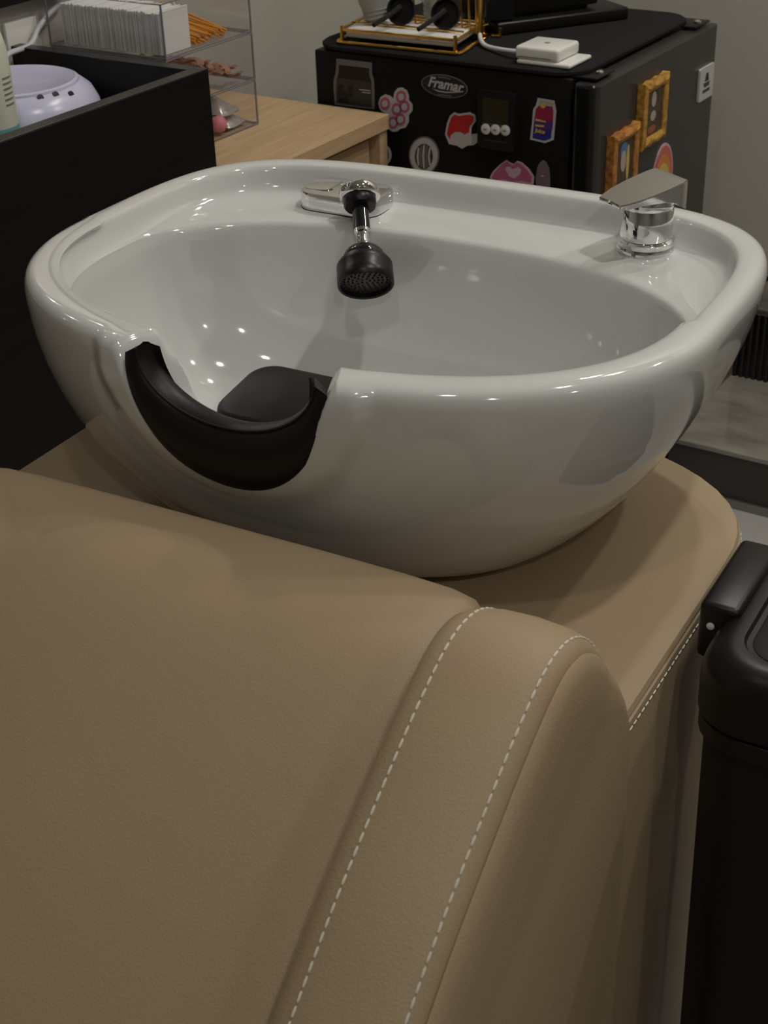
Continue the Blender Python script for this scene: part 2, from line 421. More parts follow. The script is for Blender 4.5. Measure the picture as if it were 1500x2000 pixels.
g = grid(rows, close_u=True); n = len(cols)
g[1].append(tuple(range(n))); g[1].append(tuple((m_st - 1) * n + k for k in range(n)))
tb = Thing('wash_basin', 'white glazed ceramic salon wash basin with a front neck notch', 'basin', (0, OY, ZB), False)
tb.part('bowl', g, 'ceramic', smooth=75)
tb.part('drain', lathe([(0.028, 0.729), (0.028, 0.734), (0.022, 0.735), (0.012, 0.733), (0.004, 0.733)], 24, (0, OY, 0)), 'chrome', label='round chrome drain in the basin floor')

# ---------------------------------------------------------------- neck rest
tn = Thing('neck_rest', 'black moulded rubber neck rest hooked over the basin notch', 'neck rest', (0, -0.235, 0.81), False)
rows = []; seam = []; NS = 49
for k in range(NS):
    ta = math.pi * (k / (NS - 1) - 0.5); s_, c_ = math.sin(ta), max(0.0, math.cos(ta)); e = c_ ** 0.8
    S = Vector((0.002 + 0.0800 * s_, -0.249 + 0.006 * (1 - e), 0.9160 - 0.0485 * c_))
    I = Vector((0.002 + 0.0735 * s_, -0.2245 - 0.008 * (1 - e), 0.9170 - 0.0540 * c_))
    T2 = S.lerp(I, 0.5) + Vector((0, 0, 0.0035))
    zb = 0.908 - 0.098 * c_; tt = (zb - ZB) / (ZR - ZB)
    Bt = Vector((0.002 + 0.0875 * s_, OY - 0.02 * (1 - tt) - 0.228 * prof(tt) - 0.004 + 0.010 * abs(s_) ** 3, zb))
    up = S.lerp(Bt, 0.30) + Vector((0.004 * s_, -0.011 * e - 0.001, 0)); md = S.lerp(Bt, 0.62) + Vector((0.006 * s_, -0.011 * e - 0.001, 0))
    lw = S.lerp(Bt, 0.88) + Vector((0.004 * s_, -0.006 * e - 0.001, 0)); up0 = S.lerp(Bt, 0.08) + Vector((0, -0.005 * e, 0))
    Bk = Bt + Vector((-0.006 * s_, 0.010, 0.004)); Bi = Vector((0.002 + 0.067 * s_, I.y + 0.002, I.z - 0.012 * e - 0.002)); Bm = Vector((0.002 + 0.073 * s_, -0.226, (zb + I.z) * 0.5 - 0.002))
    rows.append([S, T2.lerp(S, 0.4), T2, I.lerp(T2, 0.35) + Vector((0, 0, 0.001)), I, Bi, Bm, Bk, Bt, lw, md, up, up0])
    seam.append(S + Vector((0, -0.0004, 0.0004)))
g = grid(rows, close_u=True); q = len(rows[0])
g[1].append(tuple(range(q))); g[1].append(tuple((NS - 1) * q + k for k in range(q)))
cu = tn.part('cushion', g, 'rubber', smooth=50)
tn.part('seam', tube(seam, 0.0011, 6), 'black_matte', parent=cu)
bm = bmesh.new(); bmesh.ops.create_cube(bm, size=1)
for v in bm.verts:
    v.co = Vector((v.co.x * 0.122 + 0.003, v.co.y * 0.084 - 0.150, 0.824 + v.co.z * 0.052 + v.co.y * 0.012))
ve = [e for e in bm.edges if abs(e.verts[0].co.z - e.verts[1].co.z) > 0.03]
bmesh.ops.bevel(bm, geom=ve, offset=0.024, segments=7, profile=0.5, affect='EDGES')
te = [e for e in bm.edges if len(e.link_faces) == 2 and any(f.normal.z > 0.9 for f in e.link_faces) and any(abs(f.normal.z) < 0.4 for f in e.link_faces)]
bmesh.ops.bevel(bm, geom=te, offset=0.006, segments=3, profile=0.5, affect='EDGES')
tn.part('rear_block', from_bm(bm), 'rubber', label='black rubber block behind the neck cushion', smooth=45)

# ---------------------------------------------------------------- spray holder and hand shower
LZ = ZR - 0.0270
def wpix(x, y, z): return r2w(on_z(x, y, z))
pc = Vector((-0.136, 0.176, LZ))
th = Thing('spray_holder', 'low chrome holder plate on the rear ledge of the basin', 'tap fitting', pc, False)
def plate(hw, hd, z, r):
    return [Vector((pc.x + a, pc.y + b, z)) for a, b in rrect(-hw, -hd, hw, hd, r, 6)]
rows = [plate(0.0445, 0.029, LZ - 0.001, 0.019), plate(0.0445, 0.029, LZ + 0.0155, 0.019), plate(0.0435, 0.028, LZ + 0.0175, 0.0185), plate(0.0415, 0.026, LZ + 0.0183, 0.017)]
g = grid(rows, close_u=True); q = len(rows[0]); g[1].append(tuple(range(q))); g[1].append(tuple(3 * q + k for k in range(q)))
pl = th.part('plate', g, 'chrome', smooth=30)
th.part('base_seal', (lambda r: (r[0], r[1] + [tuple(range(q)), tuple(q + k for k in range(q))]))(grid([plate(0.0449, 0.0294, LZ - 0.0015, 0.0193), plate(0.0449, 0.0294, LZ + 0.0006, 0.0193)], close_u=True)), 'black_matte')
bc = [Vector((pc.x - 0.026 + a, pc.y + b, 0)) for a, b in rrect(-0.016, -0.017, 0.016, 0.017, 0.009, 5)]
g = grid([[p + Vector((0, 0, LZ + 0.0170)) for p in bc], [p + Vector((0, 0, LZ + 0.0190)) for p in bc], [pc.xy.to_3d() + Vector((-0.026, 0, 0)) + (p - pc.xy.to_3d() - Vector((-0.026, 0, 0))) * 0.86 + Vector((0, 0, LZ + 0.0197)) for p in bc]], close_u=True)
q = len(bc); g[1].append(tuple(2 * q + k for k in range(q)))
th.part('button', g, 'chrome', parent=pl, smooth=30)
# the shower axis leaves the collar towards the front right and downwards
S0 = r2w(on_z(702, 380, LZ + 0.026)); ax = Vector((0.415, -0.65, -0.64)).normalized()
def rings(spec, n=32): return orient(lathe(spec, n), S0, ax)
th.part('collar', rings([(0.0125, -0.0065), (0.0175, -0.0060), (0.0196, -0.0035), (0.0200, 0.0), (0.0196, 0.0035), (0.0175, 0.0055), (0.0125, 0.0055)]), 'chrome')
th.part('collar_neck', lathe([(0.0125, LZ + 0.016), (0.0115, LZ + 0.020), (0.010, LZ + 0.027)], 24, (S0.x - 0.002, S0.y + 0.004, 0)), 'chrome')
th.part('grommet', rings([(0.010, 0.000), (0.0150, 0.002), (0.0158, 0.006), (0.0158, 0.0125), (0.0145, 0.0145), (0.009, 0.0145)]), 'black_satin')
ts = Thing('hand_shower', 'black hand shower spray head held out over the basin', 'shower head', S0, False)
ts.part('hose', rings([(0.006, 0.010), (0.0080, 0.012), (0.0082, 0.0395), (0.0074, 0.040)], 24), 'black_gloss')
ts.part('ferrule', rings([(0.0080, 0.039), (0.0080, 0.043), (0.0062, 0.0442), (0.0062, 0.051), (0.0068, 0.0518), (0.0068, 0.0565), (0.0056, 0.0572), (0.0056, 0.061)], 24), 'chrome')
hd = ts.part('head_dome', rings([(0.005, 0.0585), (0.010, 0.0590), (0.0150, 0.0612), (0.0185, 0.0650), (0.0206, 0.070), (0.0212, 0.076), (0.019, 0.077)]), 'black_gloss')
ts.part('head_sleeve', rings([(0.0205, 0.0725), (0.0228, 0.0725), (0.0262, 0.0775), (0.0268, 0.0800), (0.0266, 0.0880), (0.0270, 0.0885), (0.0270, 0.0990), (0.0260, 0.1002), (0.0244, 0.0992), (0.0240, 0.0930), (0.020, 0.0920)]), 'black_satin')
fp = ts.part('spray_face', rings([(0.0241, 0.0910), (0.0241, 0.0942), (0.004, 0.0946)]), 'nozzle')
nz = []
for rr, cnt in ((0.0205, 26), (0.0165, 20), (0.0125, 15), (0.0085, 10), (0.004, 5)):
    for k in range(cnt):
        a = 2 * math.pi * k / cnt; nz.append(gmap(lathe([(0.0011, 0.0942), (0.0007, 0.0958)], 6), lambda p, a=a, rr=rr: p + Vector((rr * math.cos(a), rr * math.sin(a), 0))))
ts.part('nozzles', orient(gmerge(*nz), S0, ax), 'black_satin', parent=fp, kind='stuff')

# ---------------------------------------------------------------- mixer tap
mc = r2w(on_z(1260, 488, LZ)); mc.z = LZ
tm = Thing('mixer_tap', 'chrome single lever mixer tap on the right of the basin ledge', 'tap', mc, False)
def lz(spec, n=40): return lathe(spec, n, (mc.x, mc.y, LZ))
tm.part('base_ring', lz([(0.020, -0.001), (0.0262, 0.0), (0.0262, 0.004), (0.0250, 0.0065), (0.0262, 0.008), (0.0262, 0.0115), (0.0238, 0.0135), (0.02, 0.0135)]), 'chrome')
tm.part('body', lz([(0.0232, 0.012), (0.0236, 0.014), (0.0236, 0.0405), (0.0230, 0.0413), (0.0230, 0.0425), (0.0236, 0.0433), (0.0236, 0.0448), (0.021, 0.0458), (0.018, 0.0458)]), 'chrome')
# sloped cap: cylinder cut by a tilted dome
cap = [(0.0232, 0.044), (0.0234, 0.0470), (0.0222, 0.0510), (0.0185, 0.0545), (0.011, 0.0565), (0.003, 0.0570)]
tm.part('cap', lz(cap), 'chrome')
# lever: flat wedge blade pointing to the left, sloping down to its tip, thick at the back
ld = Vector((-0.50, -0.866, 0)); lx = Vector((-ld.y, ld.x, 0))
def ltop(a): return 0.0665 - 0.0125 * (a + 0.0270) / 0.0710
secs = []
for a, hw, dz in ((-0.0270, 0.0205, 0.027), (-0.0250, 0.0225, 0.0265), (-0.019, 0.0242, 0.0225), (-0.010, 0.0246, 0.0150), (0.0, 0.0246, 0.0105), (0.012, 0.0240, 0.0075), (0.026, 0.0220, 0.0058), (0.038, 0.0185, 0.0050), (0.0430, 0.0160, 0.0045), (0.0442, 0.0140, 0.0030)):
    secs.append((a, hw, ltop(a) - dz, ltop(a) - (0.0012 if a < -0.025 or a > 0.043 else 0)))
rows = []
for a, hw, z0, z1 in secs:
    c0 = Vector((mc.x, mc.y, LZ)) + ld * a
    e = 0.0009
    pts = [(-hw, z0), (-hw, z1 - e), (-hw + e, z1), (0, z1 + 0.0003), (hw - e, z1), (hw, z1 - e), (hw, z0), (hw - 0.004, z0 + 0.0005), (0, z0 + 0.0008), (-hw + 0.004, z0 + 0.0005)]
    rows.append([c0 + lx * p + Vector((0, 0, zz)) for p, zz in pts])
g = grid(rows, close_u=True); q = len(rows[0]); g[1].append(tuple(range(q))); g[1].append(tuple((len(rows) - 1) * q + k for k in range(q)))
tm.part('lever', g, 'chrome', smooth=35)
dn = Vector((CAM.x - mc.x, CAM.y - mc.y, 0)).normalized(); dn = (dn * 0.9 + ld * 0.5).normalized(); dx = Vector((-dn.y, dn.x, 0))
dp = Vector((mc.x, mc.y, LZ + 0.0500)) + dn * 0.0215
def half(sg): return [dp + dx * (0.0042 * math.cos(a)) + Vector((0, 0, 0.0042 * math.sin(a))) for a in [math.pi / 2 * sg + math.pi * (k / 10) for k in range(11)]]
for sg, mm, nm in ((1, 'red_dot', 'hot_mark'), (-1, 'blue_dot', 'cold_mark')):
    h = half(sg); V = h + [p + dn * 0.0016 for p in h]; k_ = len(h)
    tm.part(nm, (V, [tuple(range(k_)), tuple(range(k_, 2 * k_))] + [(i, (i + 1) % k_, (i + 1) % k_ + k_, i + k_) for i in range(k_)]), mm, label='red half of the temperature mark' if sg == 1 else 'blue half of the temperature mark')

# ================================================================ pedestal under the basin
PX0, PX1, PYF, PYB = -0.335, 0.330, -0.2425, 0.192
pcx = (PX0 + PX1) / 2; phw = (PX1 - PX0) / 2
def ped_outline(inset=0.0, n=40):
    o = []; a = phw - inset; b = PYB - inset
    for k in range(n + 1):
        an = math.pi * k / n; c, s = math.cos(an), math.sin(an); nn = 2.5
        r = ((abs(c) / a) ** nn + (abs(s) / b) ** nn) ** (-1 / nn); o.append((pcx + r * c, r * s))
    return [(pcx + a, PYF + inset)] + o + [(pcx - a, PYF + inset)]
def ped_ring(inset, z): return [Vector((x, y, z)) for x, y in ped_outline(inset)]
tp = Thing('basin_pedestal', 'taupe leather pedestal carrying the basin behind the chair', 'pedestal', (pcx, 0, 0), False)
def capped(rows):
    g = grid(rows, close_u=True); q = len(rows[0]); g[1].append(tuple(range(q))); g[1].append(tuple((len(rows) - 1) * q + k for k in range(q))); return g
tp.part('side_wrap', capped([ped_ring(0.004, 0.0), ped_ring(0, 0.012), ped_ring(0, 0.687), ped_ring(0.0010, 0.6905), ped_ring(0.0045, 0.6925)]), 'leather', smooth=35)
top = tp.part('top_panel', capped([ped_ring(0.0040, 0.688), ped_ring(0.0022, 0.6940), ped_ring(0.0042, 0.6980), ped_ring(0.010, ZB)]), 'leather', smooth=35)
P = ped_ring(-0.0002, 0.685); cxy = Vector((pcx, -0.02, 0))
nr = [((p - cxy).xy.to_3d()).normalized() for p in P]
PP = []; NN = []
for i in range(len(P) - 1):
    for k in range(8): PP.append(P[i].lerp(P[i + 1], k / 8)); NN.append(nr[i].lerp(nr[i + 1], k / 8))
tp.part('stitching', stitches(PP, NN, dash=0.006, gap=0.0022, wd=0.0008, th=0.0006), 'thread', kind='stuff', label='cream thread stitching along the top edge')

# ================================================================ shampoo chair
ARM = [(-0.2470, 0.02), (-0.2470, 0.30), (-0.2470, 0.60), (-0.2485, 0.690), (-0.2555, 0.731), (-0.271, 0.770), (-0.2955, 0.803), (-0.324, 0.824), (-0.352, 0.831), (-0.3785, 0.827),
       (-0.410, 0.812), (-0.4465, 0.790), (-0.514, 0.744), (-0.559, 0.708), (-0.640, 0.640), (-0.740, 0.560), (-0.84, 0.510), (-0.96, 0.490), (-1.06, 0.480), (-1.115, 0.455), (-1.13, 0.40), (-1.13, 0.20), (-1.13, 0.02)]
XI, XO = 0.247, 0.331
tc_ = Thing('shampoo_chair', 'taupe leather reclining shampoo chair with cream stitching in front of the basin', 'chair', (0, -0.7, 0), False)
arc = catmull([(0, y, z) for y, z in ARM], 10)
def arcn(i):
    d = arc[min(i + 1, len(arc) - 1)] - arc[max(i - 1, 0)]; return Vector((0, -d.z, d.y)).normalized() * -1
NRM = [arcn(i) for i in range(len(arc))]
# make the normals point outwards (away from the arm's middle)
for i, nn_ in enumerate(NRM):
    if nn_.dot(arc[i] - Vector((0, -0.6, 0.35))) < 0: NRM[i] = -nn_
CROWN = [(-0.016, -0.075), (-0.0145, -0.040), (-0.011, -0.018), (-0.006, -0.006), (0.004, -0.0008), (0.018, 0.0022), (0.040, 0.0030), (0.062, 0.0014), (0.071, -0.0010), (0.077, -0.0045), (0.0815, -0.0105), (0.0825, -0.016)]
def strip_pt(i, dx, h, sgn): return Vector((sgn * (XI + dx), arc[i].y, arc[i].z)) + NRM[i] * h
for sgn in (1, -1):
    rows = [[strip_pt(i, dx, h, sgn) for dx, h in CROWN] for i in range(len(arc))]
    st = tc_.part('arm_strip', grid(rows), 'leather', smooth=50)
    for dx in (0.0085, 0.0735):
        h = interp(CROWN, dx) + 0.0004; idx = [i for i in range(len(arc)) if arc[i].z > 0.06]
        tc_.part('stitching', stitches([strip_pt(i, dx, h, sgn) for i in idx], [NRM[i] for i in idx]), 'thread', parent=st, kind='stuff', label='cream thread stitching along the arm')
    # side panel, slightly cushioned; it runs flush down the rear edge
    def rk(i): return 0.15 + 0.85 * sm(-0.248, -0.280, arc[i].y) if arc[i].y > -0.285 else 1.0
    def shrink(d, x): return [Vector((sgn * x, arc[i].y - NRM[i].y * d * rk(i), arc[i].z - NRM[i].z * d * rk(i))) for i in range(len(arc))]
    rows = [shrink(0.016, XO - 0.004), shrink(0.0105, XO - 0.0015), shrink(0.0125, XO + 0.0015), shrink(0.022, XO + 0.0050), shrink(0.045, XO + 0.0075)]
    g = grid(rows, close_u=True); q = len(arc); g[1].append(tuple(4 * q + k for k in range(q))); g[1].append(tuple(range(q)))
    tc_.part('side_panel', g, 'leather', smooth=60)
    # inner board closes the arm
    xi = XI - 0.0155
    rows = [[Vector((sgn * xi, arc[i].y - NRM[i].y * 0.05, arc[i].z - NRM[i].z * 0.05)) for i in range(len(arc))], [Vector((sgn * (XO - 0.006), arc[i].y - NRM[i].y * 0.05, arc[i].z - NRM[i].z * 0.05)) for i in range(len(arc))]]
    tc_.part('arm_core', capped(rows), 'leather', smooth=0)
BACK = [(-0.2470, 0.10), (-0.2470, 0.45), (-0.2475, 0.70), (-0.2495, 0.752), (-0.2555, 0.779), (-0.267, 0.7945), (-0.284, 0.8015), (-0.318, 0.8005), (-0.36, 0.787), (-0.42, 0.750), (-0.50, 0.692), (-0.58, 0.628), (-0.68, 0.545), (-0.77, 0.470), (-0.80, 0.440)]
bk = catmull([(0, y, z) for y, z in BACK], 8)
bn = []
for i in range(len(bk)):
    d = bk[min(i + 1, len(bk) - 1)] - bk[max(i - 1, 0)]; v = Vector((0, -d.z, d.y)).normalized()
    if v.dot(bk[i] - Vector((0, -0.42, 0.45))) < 0: v = -v
    bn.append(v)
XS = [-0.2335, -0.2325, -0.229, -0.222, -0.205, -0.17, -0.10, 0, 0.10, 0.17, 0.205, 0.222, 0.229, 0.2325, 0.2335]
HS = [-0.045, -0.022, -0.011, -0.005, -0.002, -0.0006, 0, 0, 0, -0.0006, -0.002, -0.005, -0.011, -0.022, -0.045]
rows = [[Vector((x, bk[i].y, bk[i].z)) + bn[i] * (h * sm(0, 0.1, 0.1)) for x, h in zip(XS, HS)] for i in range(len(bk))]
tc_.part('back_cushion', grid(rows), 'leather', smooth=60)
tc_.part('seat_cushion', box((-0.232, -1.14, 0.30), (0.232, -0.70, 0.455), 0.035, 5), 'leather')
tc_.part('seat_frame', box((-0.231, -1.10, 0.02), (0.231, -0.255, 0.32), 0.01, 2), 'black_matte')

# ================================================================ waste bin
BX0, BX1, BY0, BY1, BZ = 0.357, 0.640, -0.196, 0.012, 0.73
tw = Thing('waste_bin', 'tall black slim step bin with hinged lid beside the pedestal', 'bin', ((BX0 + BX1) / 2, (BY0 + BY1) / 2, 0), False)
def bring(ins, z, r=0.045): return [Vector((x, y, z)) for x, y in rrect(BX0 + ins, BY0 + ins, BX1 - ins, BY1 - ins, max(0.004, r - ins * 0.6), 8)]
tw.part('body', capped([bring(0.016, 0.0), bring(0.014, 0.006), bring(0.006, 0.655), bring(0.008, 0.658)]), 'black_satin')
tw.part('rim_band', capped([bring(0.004, 0.655), bring(0.0015, 0.657), bring(0.0015, 0.672), bring(0.004, 0.674)]), 'black_satin')
lid = tw.part('lid', capped([bring(0.003, 0.6745), bring(0.0, 0.6765), bring(0.0, 0.708), bring(0.003, 0.719), bring(0.010, 0.7275), bring(0.020, BZ), bring(0.027, 0.7295), bring(0.029, 0.7265), bring(0.033, 0.726)]), 'black_satin')
tw.part('lid_panel', capped([bring(0.033, 0.722), bring(0.033, 0.7265), bring(0.036, 0.7275)]), 'black_matte', parent=lid)
hg = tw.part('hinge_block', box((0.3415, -0.122, 0.684), (0.374, -0.014, 0.735), 0.0055, 3), 'black_satin')
tw.part('rivet', orient(lathe([(0.0032, 0), (0.0032, 0.001), (0.002, 0.0018)], 12), (0.3520, -0.1218, 0.716), (0, -1, 0)), 'white_plastic', parent=hg, label='small pale rivet on the hinge')
tw.part('step_pedal', box((BX1 - 0.006, -0.14, 0.012), (BX1 + 0.035, -0.05, 0.024), 0.004), 'black_satin')

# ================================================================ platform and fluted panel behind the basin
struct('trim_1', box((-0.225, 1.292, 0.0), (1.9, VB, 0.102)), 'plinth')
struct('trim_2', box((-0.225, 1.286, 0.102), (1.9, VB, 0.112), 0.002), 'marble')
struct('trim_3', box((-0.225, 1.282, 0.0), (1.9, 1.292, 0.016), 0.001), 'metal_strip')
tfp = Thing('fluted_panel', 'low black fluted panel standing on the marble platform by the wall', 'panel', (0.2, 1.6, 0.112))
tfp.part('backing', box((-0.222, 1.598, 0.112), (0.62, 1.64, 0.252)), 'black_gloss')
sl = None; k = 0; uu = -0.218
while uu < 0.60:
    if sl is None:
        sl = tfp.part('flute', gmap(lathe([(0.005, 0.112), (0.005, 0.250)], 10), lambda p: p + Vector((uu, 1.597, 0))), 'black_gloss')
    else: copy_part(sl, tfp.o, (0.0128 * k, 0, 0))
    uu += 0.0128; k += 1
tfp.part('top_rail', box((-0.224, 1.588, 0.250), (0.624, 1.645, 0.262), 0.002), 'metal_strip')
Thing('power_cord', 'thin black cord running along the wall above the fluted panel', 'cord', on_v(1500, 545, 1.652), True,
      geo=tube(catmull([(-0.23, 1.652, 0.27), (-0.19, 1.652, 0.300), (-0.155, 1.652, 0.312), (-0.05, 1.652, 0.315), (0.25, 1.652, 0.30), (0.45, 1.652, 0.262)], 8), 0.0045, 8), mat='black_matte')

# ================================================================ fridge
FU0, FU1, FD, FV0, FV1, FZ = -0.733, -0.279, -0.232, 0.945, 1.392, 0.830
tf = Thing('mini_fridge', 'small black refrigerator covered with stickers behind the basin', 'fridge', (-0.5, 1.17, 0))
tf.part('cabinet', box((FU0, FV0, 0.03), (FU1, FV1, FZ), 0.004), 'fridge_side')
tf.part('gasket', box((FU1 - 0.001, FV0 + 0.008, 0.05), (FU1 + 0.008, FV1 - 0.008, FZ - 0.02), 0.002), 'black_matte')
bm = bmesh.new(); bmesh.ops.create_cube(bm, size=1)
lo, hi = (FU1 + 0.007, FV0 - 0.010, 0.04), (FD, FV1 + 0.004, FZ - 0.004)
for v in bm.verts: v.co = Vector([lo[i] + (v.co[i] + .5) * (hi[i] - lo[i]) for i in range(3)])
ve = [e for e in bm.edges if abs(e.verts[0].co.z - e.verts[1].co.z) > 0.3]
bmesh.ops.bevel(bm, geom=ve, offset=0.011, segments=5, profile=0.5, affect='EDGES')
dr = tf.part('door', from_bm(bm), 'fridge_door')
tf.part('door_edge', box((FU1 + 0.009, FV0 - 0.0125, 0.04), (FD - 0.004, FV0 + 0.002, FZ - 0.002), 0.006, 4), 'black_gloss', parent=dr)
for vv, nm in ((0.985, 'hinge'), (1.355, 'hinge')):
    h = tf.part(nm, box((FU1 - 0.02, vv - 0.03, FZ), (FD - 0.012, vv + 0.03, FZ + 0.003), 0.001), 'black_satin')
    tf.part('screw', lathe([(0.006, FZ + 0.0025), (0.006, FZ + 0.006), (0.003, FZ + 0.008)], 14, (FU1 + 0.025, vv, 0)), 'chrome', parent=h)
for a_, b_ in ((FU0 + .03, FV0 + .03), (FU1 - .03, FV0 + .03), (FU0 + .03, FV1 - .03), (FU1 - .03, FV1 - .03)):
    tf.part('foot', lathe([(0.018, 0), (0.018, 0.03)], 14, (a_, b_, 0)), 'black_matte')
MZ = FZ + 0.0115
ol = rrect(FU0 - 0.004, FV0 - 0.004, FU1 + 0.012, FV1 - 0.012, 0.05, 8)
g = grid([[Vector((x, y, FZ + 0.0003)) for x, y in rrect(FU0 + 0.002, FV0 + 0.003, FU1 + 0.006, FV1 - 0.02, 0.045, 8)], [Vector((x, y, FZ + 0.004)) for x, y in ol], [Vector((x, y, FZ + 0.008)) for x, y in ol],
          [Vector((x, y, MZ)) for x, y in rrect(FU0 + 0.001, FV0 + 0.001, FU1 + 0.007, FV1 - 0.017, 0.046, 8)]], close_u=True)
q = len(ol); g[1].append(tuple(range(q))); g[1].append(tuple(3 * q + k for k in range(q)))
Thing('fridge_mat', 'black padded mat covering the top of the small refrigerator', 'mat', (-0.5, 1.16, FZ), geo=g, mat='felt')

# ---------------------------------------------------------------- stickers on the fridge side (plane v = FV0)
TS = 0.0012
def pa(x, y): p = on_v(x, y, FV0); return (p.x, p.z)
def fa(d0): return lambda a, b, t: Vector((a, FV0 - d0 - t, b))
class Sticker(Thing):
    def __init__(s, name, label, poly, m, d=TS, cat='sticker'):
        cx = sum(p[0] for p in poly) / len(poly); cz = min(p[1] for p in poly)
        super().__init__(name, label, cat, (cx, FV0 - 0.0002, cz), geo=prism(poly, fa(0.0003), d), mat=m, smooth=0, group='stickers on the fridge'); s.d = 0.0003 + d
    def layer(s, name, poly, m, lift=0.0, t=0.0004): return s.part(name, prism(poly, fa(s.d + lift - 0.0001), t), m, smooth=0)
def inset(poly, f):
    cx = sum(p[0] for p in poly) / len(poly); cy = sum(p[1] for p in poly) / len(poly)
    return [(cx + (x - cx) * f, cy + (y - cy) * f) for x, y in poly]
def px_a(pts): return [pa(*p) for p in pts]
def ea(x, y, rx, ry, n=20, tilt=0):            # ellipse given in pixels on the fridge side
    return px_a(ell(x, y, rx, ry, n, tilt))
# grey pouch
pouch = [(658, 114), (727, 122), (727, 144), (731, 156), (732, 180), (732, 213), (655, 204), (653, 180), (652, 160), (657, 138)]
s = Sticker('pouch_sticker', 'grey outlined pouch shaped sticker above the oak cabinet', px_a(pouch), 'st_grey')
s.layer('print', px_a([(663, 126), (722, 133), (722, 147), (726, 158), (727, 180), (727, 209), (659, 200), (658, 180), (658, 160), (663, 140)]), 'st_black')
s.layer('lower_panel', px_a([(659, 151), (725, 160), (727, 182), (727, 209), (659, 200), (658, 178)]), 'st_dark', 0.0004)
for x, y in ((667, 170), (686, 172), (666, 182), (676, 183), (686, 184), (667, 194), (677, 195)): s.layer('ring', ea(x, y, 5.6, 6.2, 16), 'st_black', 0.0008)
s.layer('lettering', px_a([(703, 173), (725, 176), (725, 177.6), (703, 174.6)]), 'st_white', 0.0008)
s.layer('lettering', px_a([(709, 178.6), (725, 180.6), (725, 182.2), (709, 180.2)]), 'st_white', 0.0008)
# pink ring cluster
RG = [(753, 202), (784.6, 189), (791, 208), (776, 213), (783, 233), (769, 239)]
bub = [(740, 201), (744, 189), (753, 184), (763, 187), (769, 193), (771, 180), (777, 172), (786, 170.5), (795, 176), (799, 187), (799, 195), (806, 204), (806, 216), (799, 225), (799, 238), (793, 249), (783, 251), (777, 256), (768, 257), (760, 252), (757, 243), (758, 231), (757, 222), (748, 218), (742, 211)]
s = Sticker('ring_cluster_sticker', 'pale sticker with a cluster of pink rings', px_a(bub), 'st_white')
for x, y in RG:
    s.layer('ring', ea(x, y, 10.3, 12.6, 20), 'st_pink', 0.0); s.layer('ring_centre', ea(x, y, 5.6, 6.8, 16), 'st_white', 0.0004)
# oval brand sign
tl = math.atan2(21, 89)
s = Sticker('oval_sign', 'oval navy sticker with white script lettering', ea(869, 168, 46, 22, 40, tl * 0.83), 'st_grey')
s.layer('field', ea(869, 168, 44, 20.2, 40, tl * 0.83), 'st_navy')
def put_text(st, txt, x, y, size, m, shear=0.3, lift=0.0004, rot=0.0, bold=0.0, sx=1.0):
    c = pa(x, y); g = text_geo(txt, size, shear, 0.0002, bold)
    def fn(p):
        X = p.x * sx * math.cos(rot) - p.y * math.sin(rot); Y = p.x * sx * math.sin(rot) + p.y * math.cos(rot)
        return Vector((c[0] + X, FV0 - st.d - lift - 0.0003 - p.z, c[1] + Y))
    return st.part('lettering', gmap(g, fn), m, smooth=0)
put_text(s, 'Framar', 870, 165, 0.0215, 'st_white', 0.32, 0.0003, math.radians(-3), 0.0006, 0.98)
s.layer('underline', px_a([(845, 172), (858, 176.5), (874, 179), (890, 178.5), (906, 177), (906, 179.2), (890, 180.6), (874, 181), (857, 178.4)]), 'st_white', 0.0003)
s.layer('small_print', px_a([(857, 149), (869, 149.8), (881, 153), (881, 155), (869, 152.2), (857, 151)]), 'st_grey', 0.0003)
s.layer('small_print', px_a([(856, 183), (883, 186), (883, 188), (856, 185)]), 'st_grey', 0.0003)
# red and white sticker, plain
red = [(870, 262), (874, 240), (880, 225), (888, 219), (896, 222), (904, 221), (918, 219), (929, 224), (930, 236), (922, 248), (921, 262), (938, 260), (940, 272), (926, 283), (914, 284), (903, 290), (893, 284), (878, 281)]
s = Sticker('red_sticker', 'small red and white cut out sticker left of the timer', px_a(red), 'st_white')
s.layer('print', px_a([(874, 262), (878, 241), (883, 228), (889, 223), (896, 226), (904, 225), (917, 223), (926, 227), (926, 236), (918, 248), (917, 258), (909, 262), (900, 257), (890, 257), (881, 264), (880, 272)]), 'st_red')
# grey oval sticker with strands
s = Sticker('grey_oval_sticker', 'white and grey oval sticker with a strand pattern above the basin rim', ea(829, 303, 29.5, 37, 32), 'st_grey')
s.layer('rim', ea(829, 303, 27, 34, 32), 'st_white'); s.layer('field', ea(829, 305, 17.5, 25, 28), 'st_dark', 0.0004)
for k, x in enumerate((-11, -5.5, 0, 5.5, 11)):
    hh = 23 * math.sqrt(1 - (x / 16.5) ** 2)
    s.layer('strand', px_a([(829 + x - 1.6 + 1.2, 305 - hh), (829 + x + 1.6 + 1.2, 305 - hh), (829 + x + 2.0 - 1, 305), (829 + x + 1.6 + 1, 305 + hh), (829 + x - 1.6 + 1, 305 + hh), (829 + x - 2.0 - 1, 305)]), 'st_grey' if k % 2 else 'st_white', 0.0008)
# edge of a pale round sticker behind the oak cabinet
s = Sticker('pale_round_sticker', 'pale round sticker half hidden behind the oak cabinet end', ea(746, 303, 19, 22, 24), 'st_white'); s.layer('print', ea(746, 303, 15, 18, 24), 'st_grey')
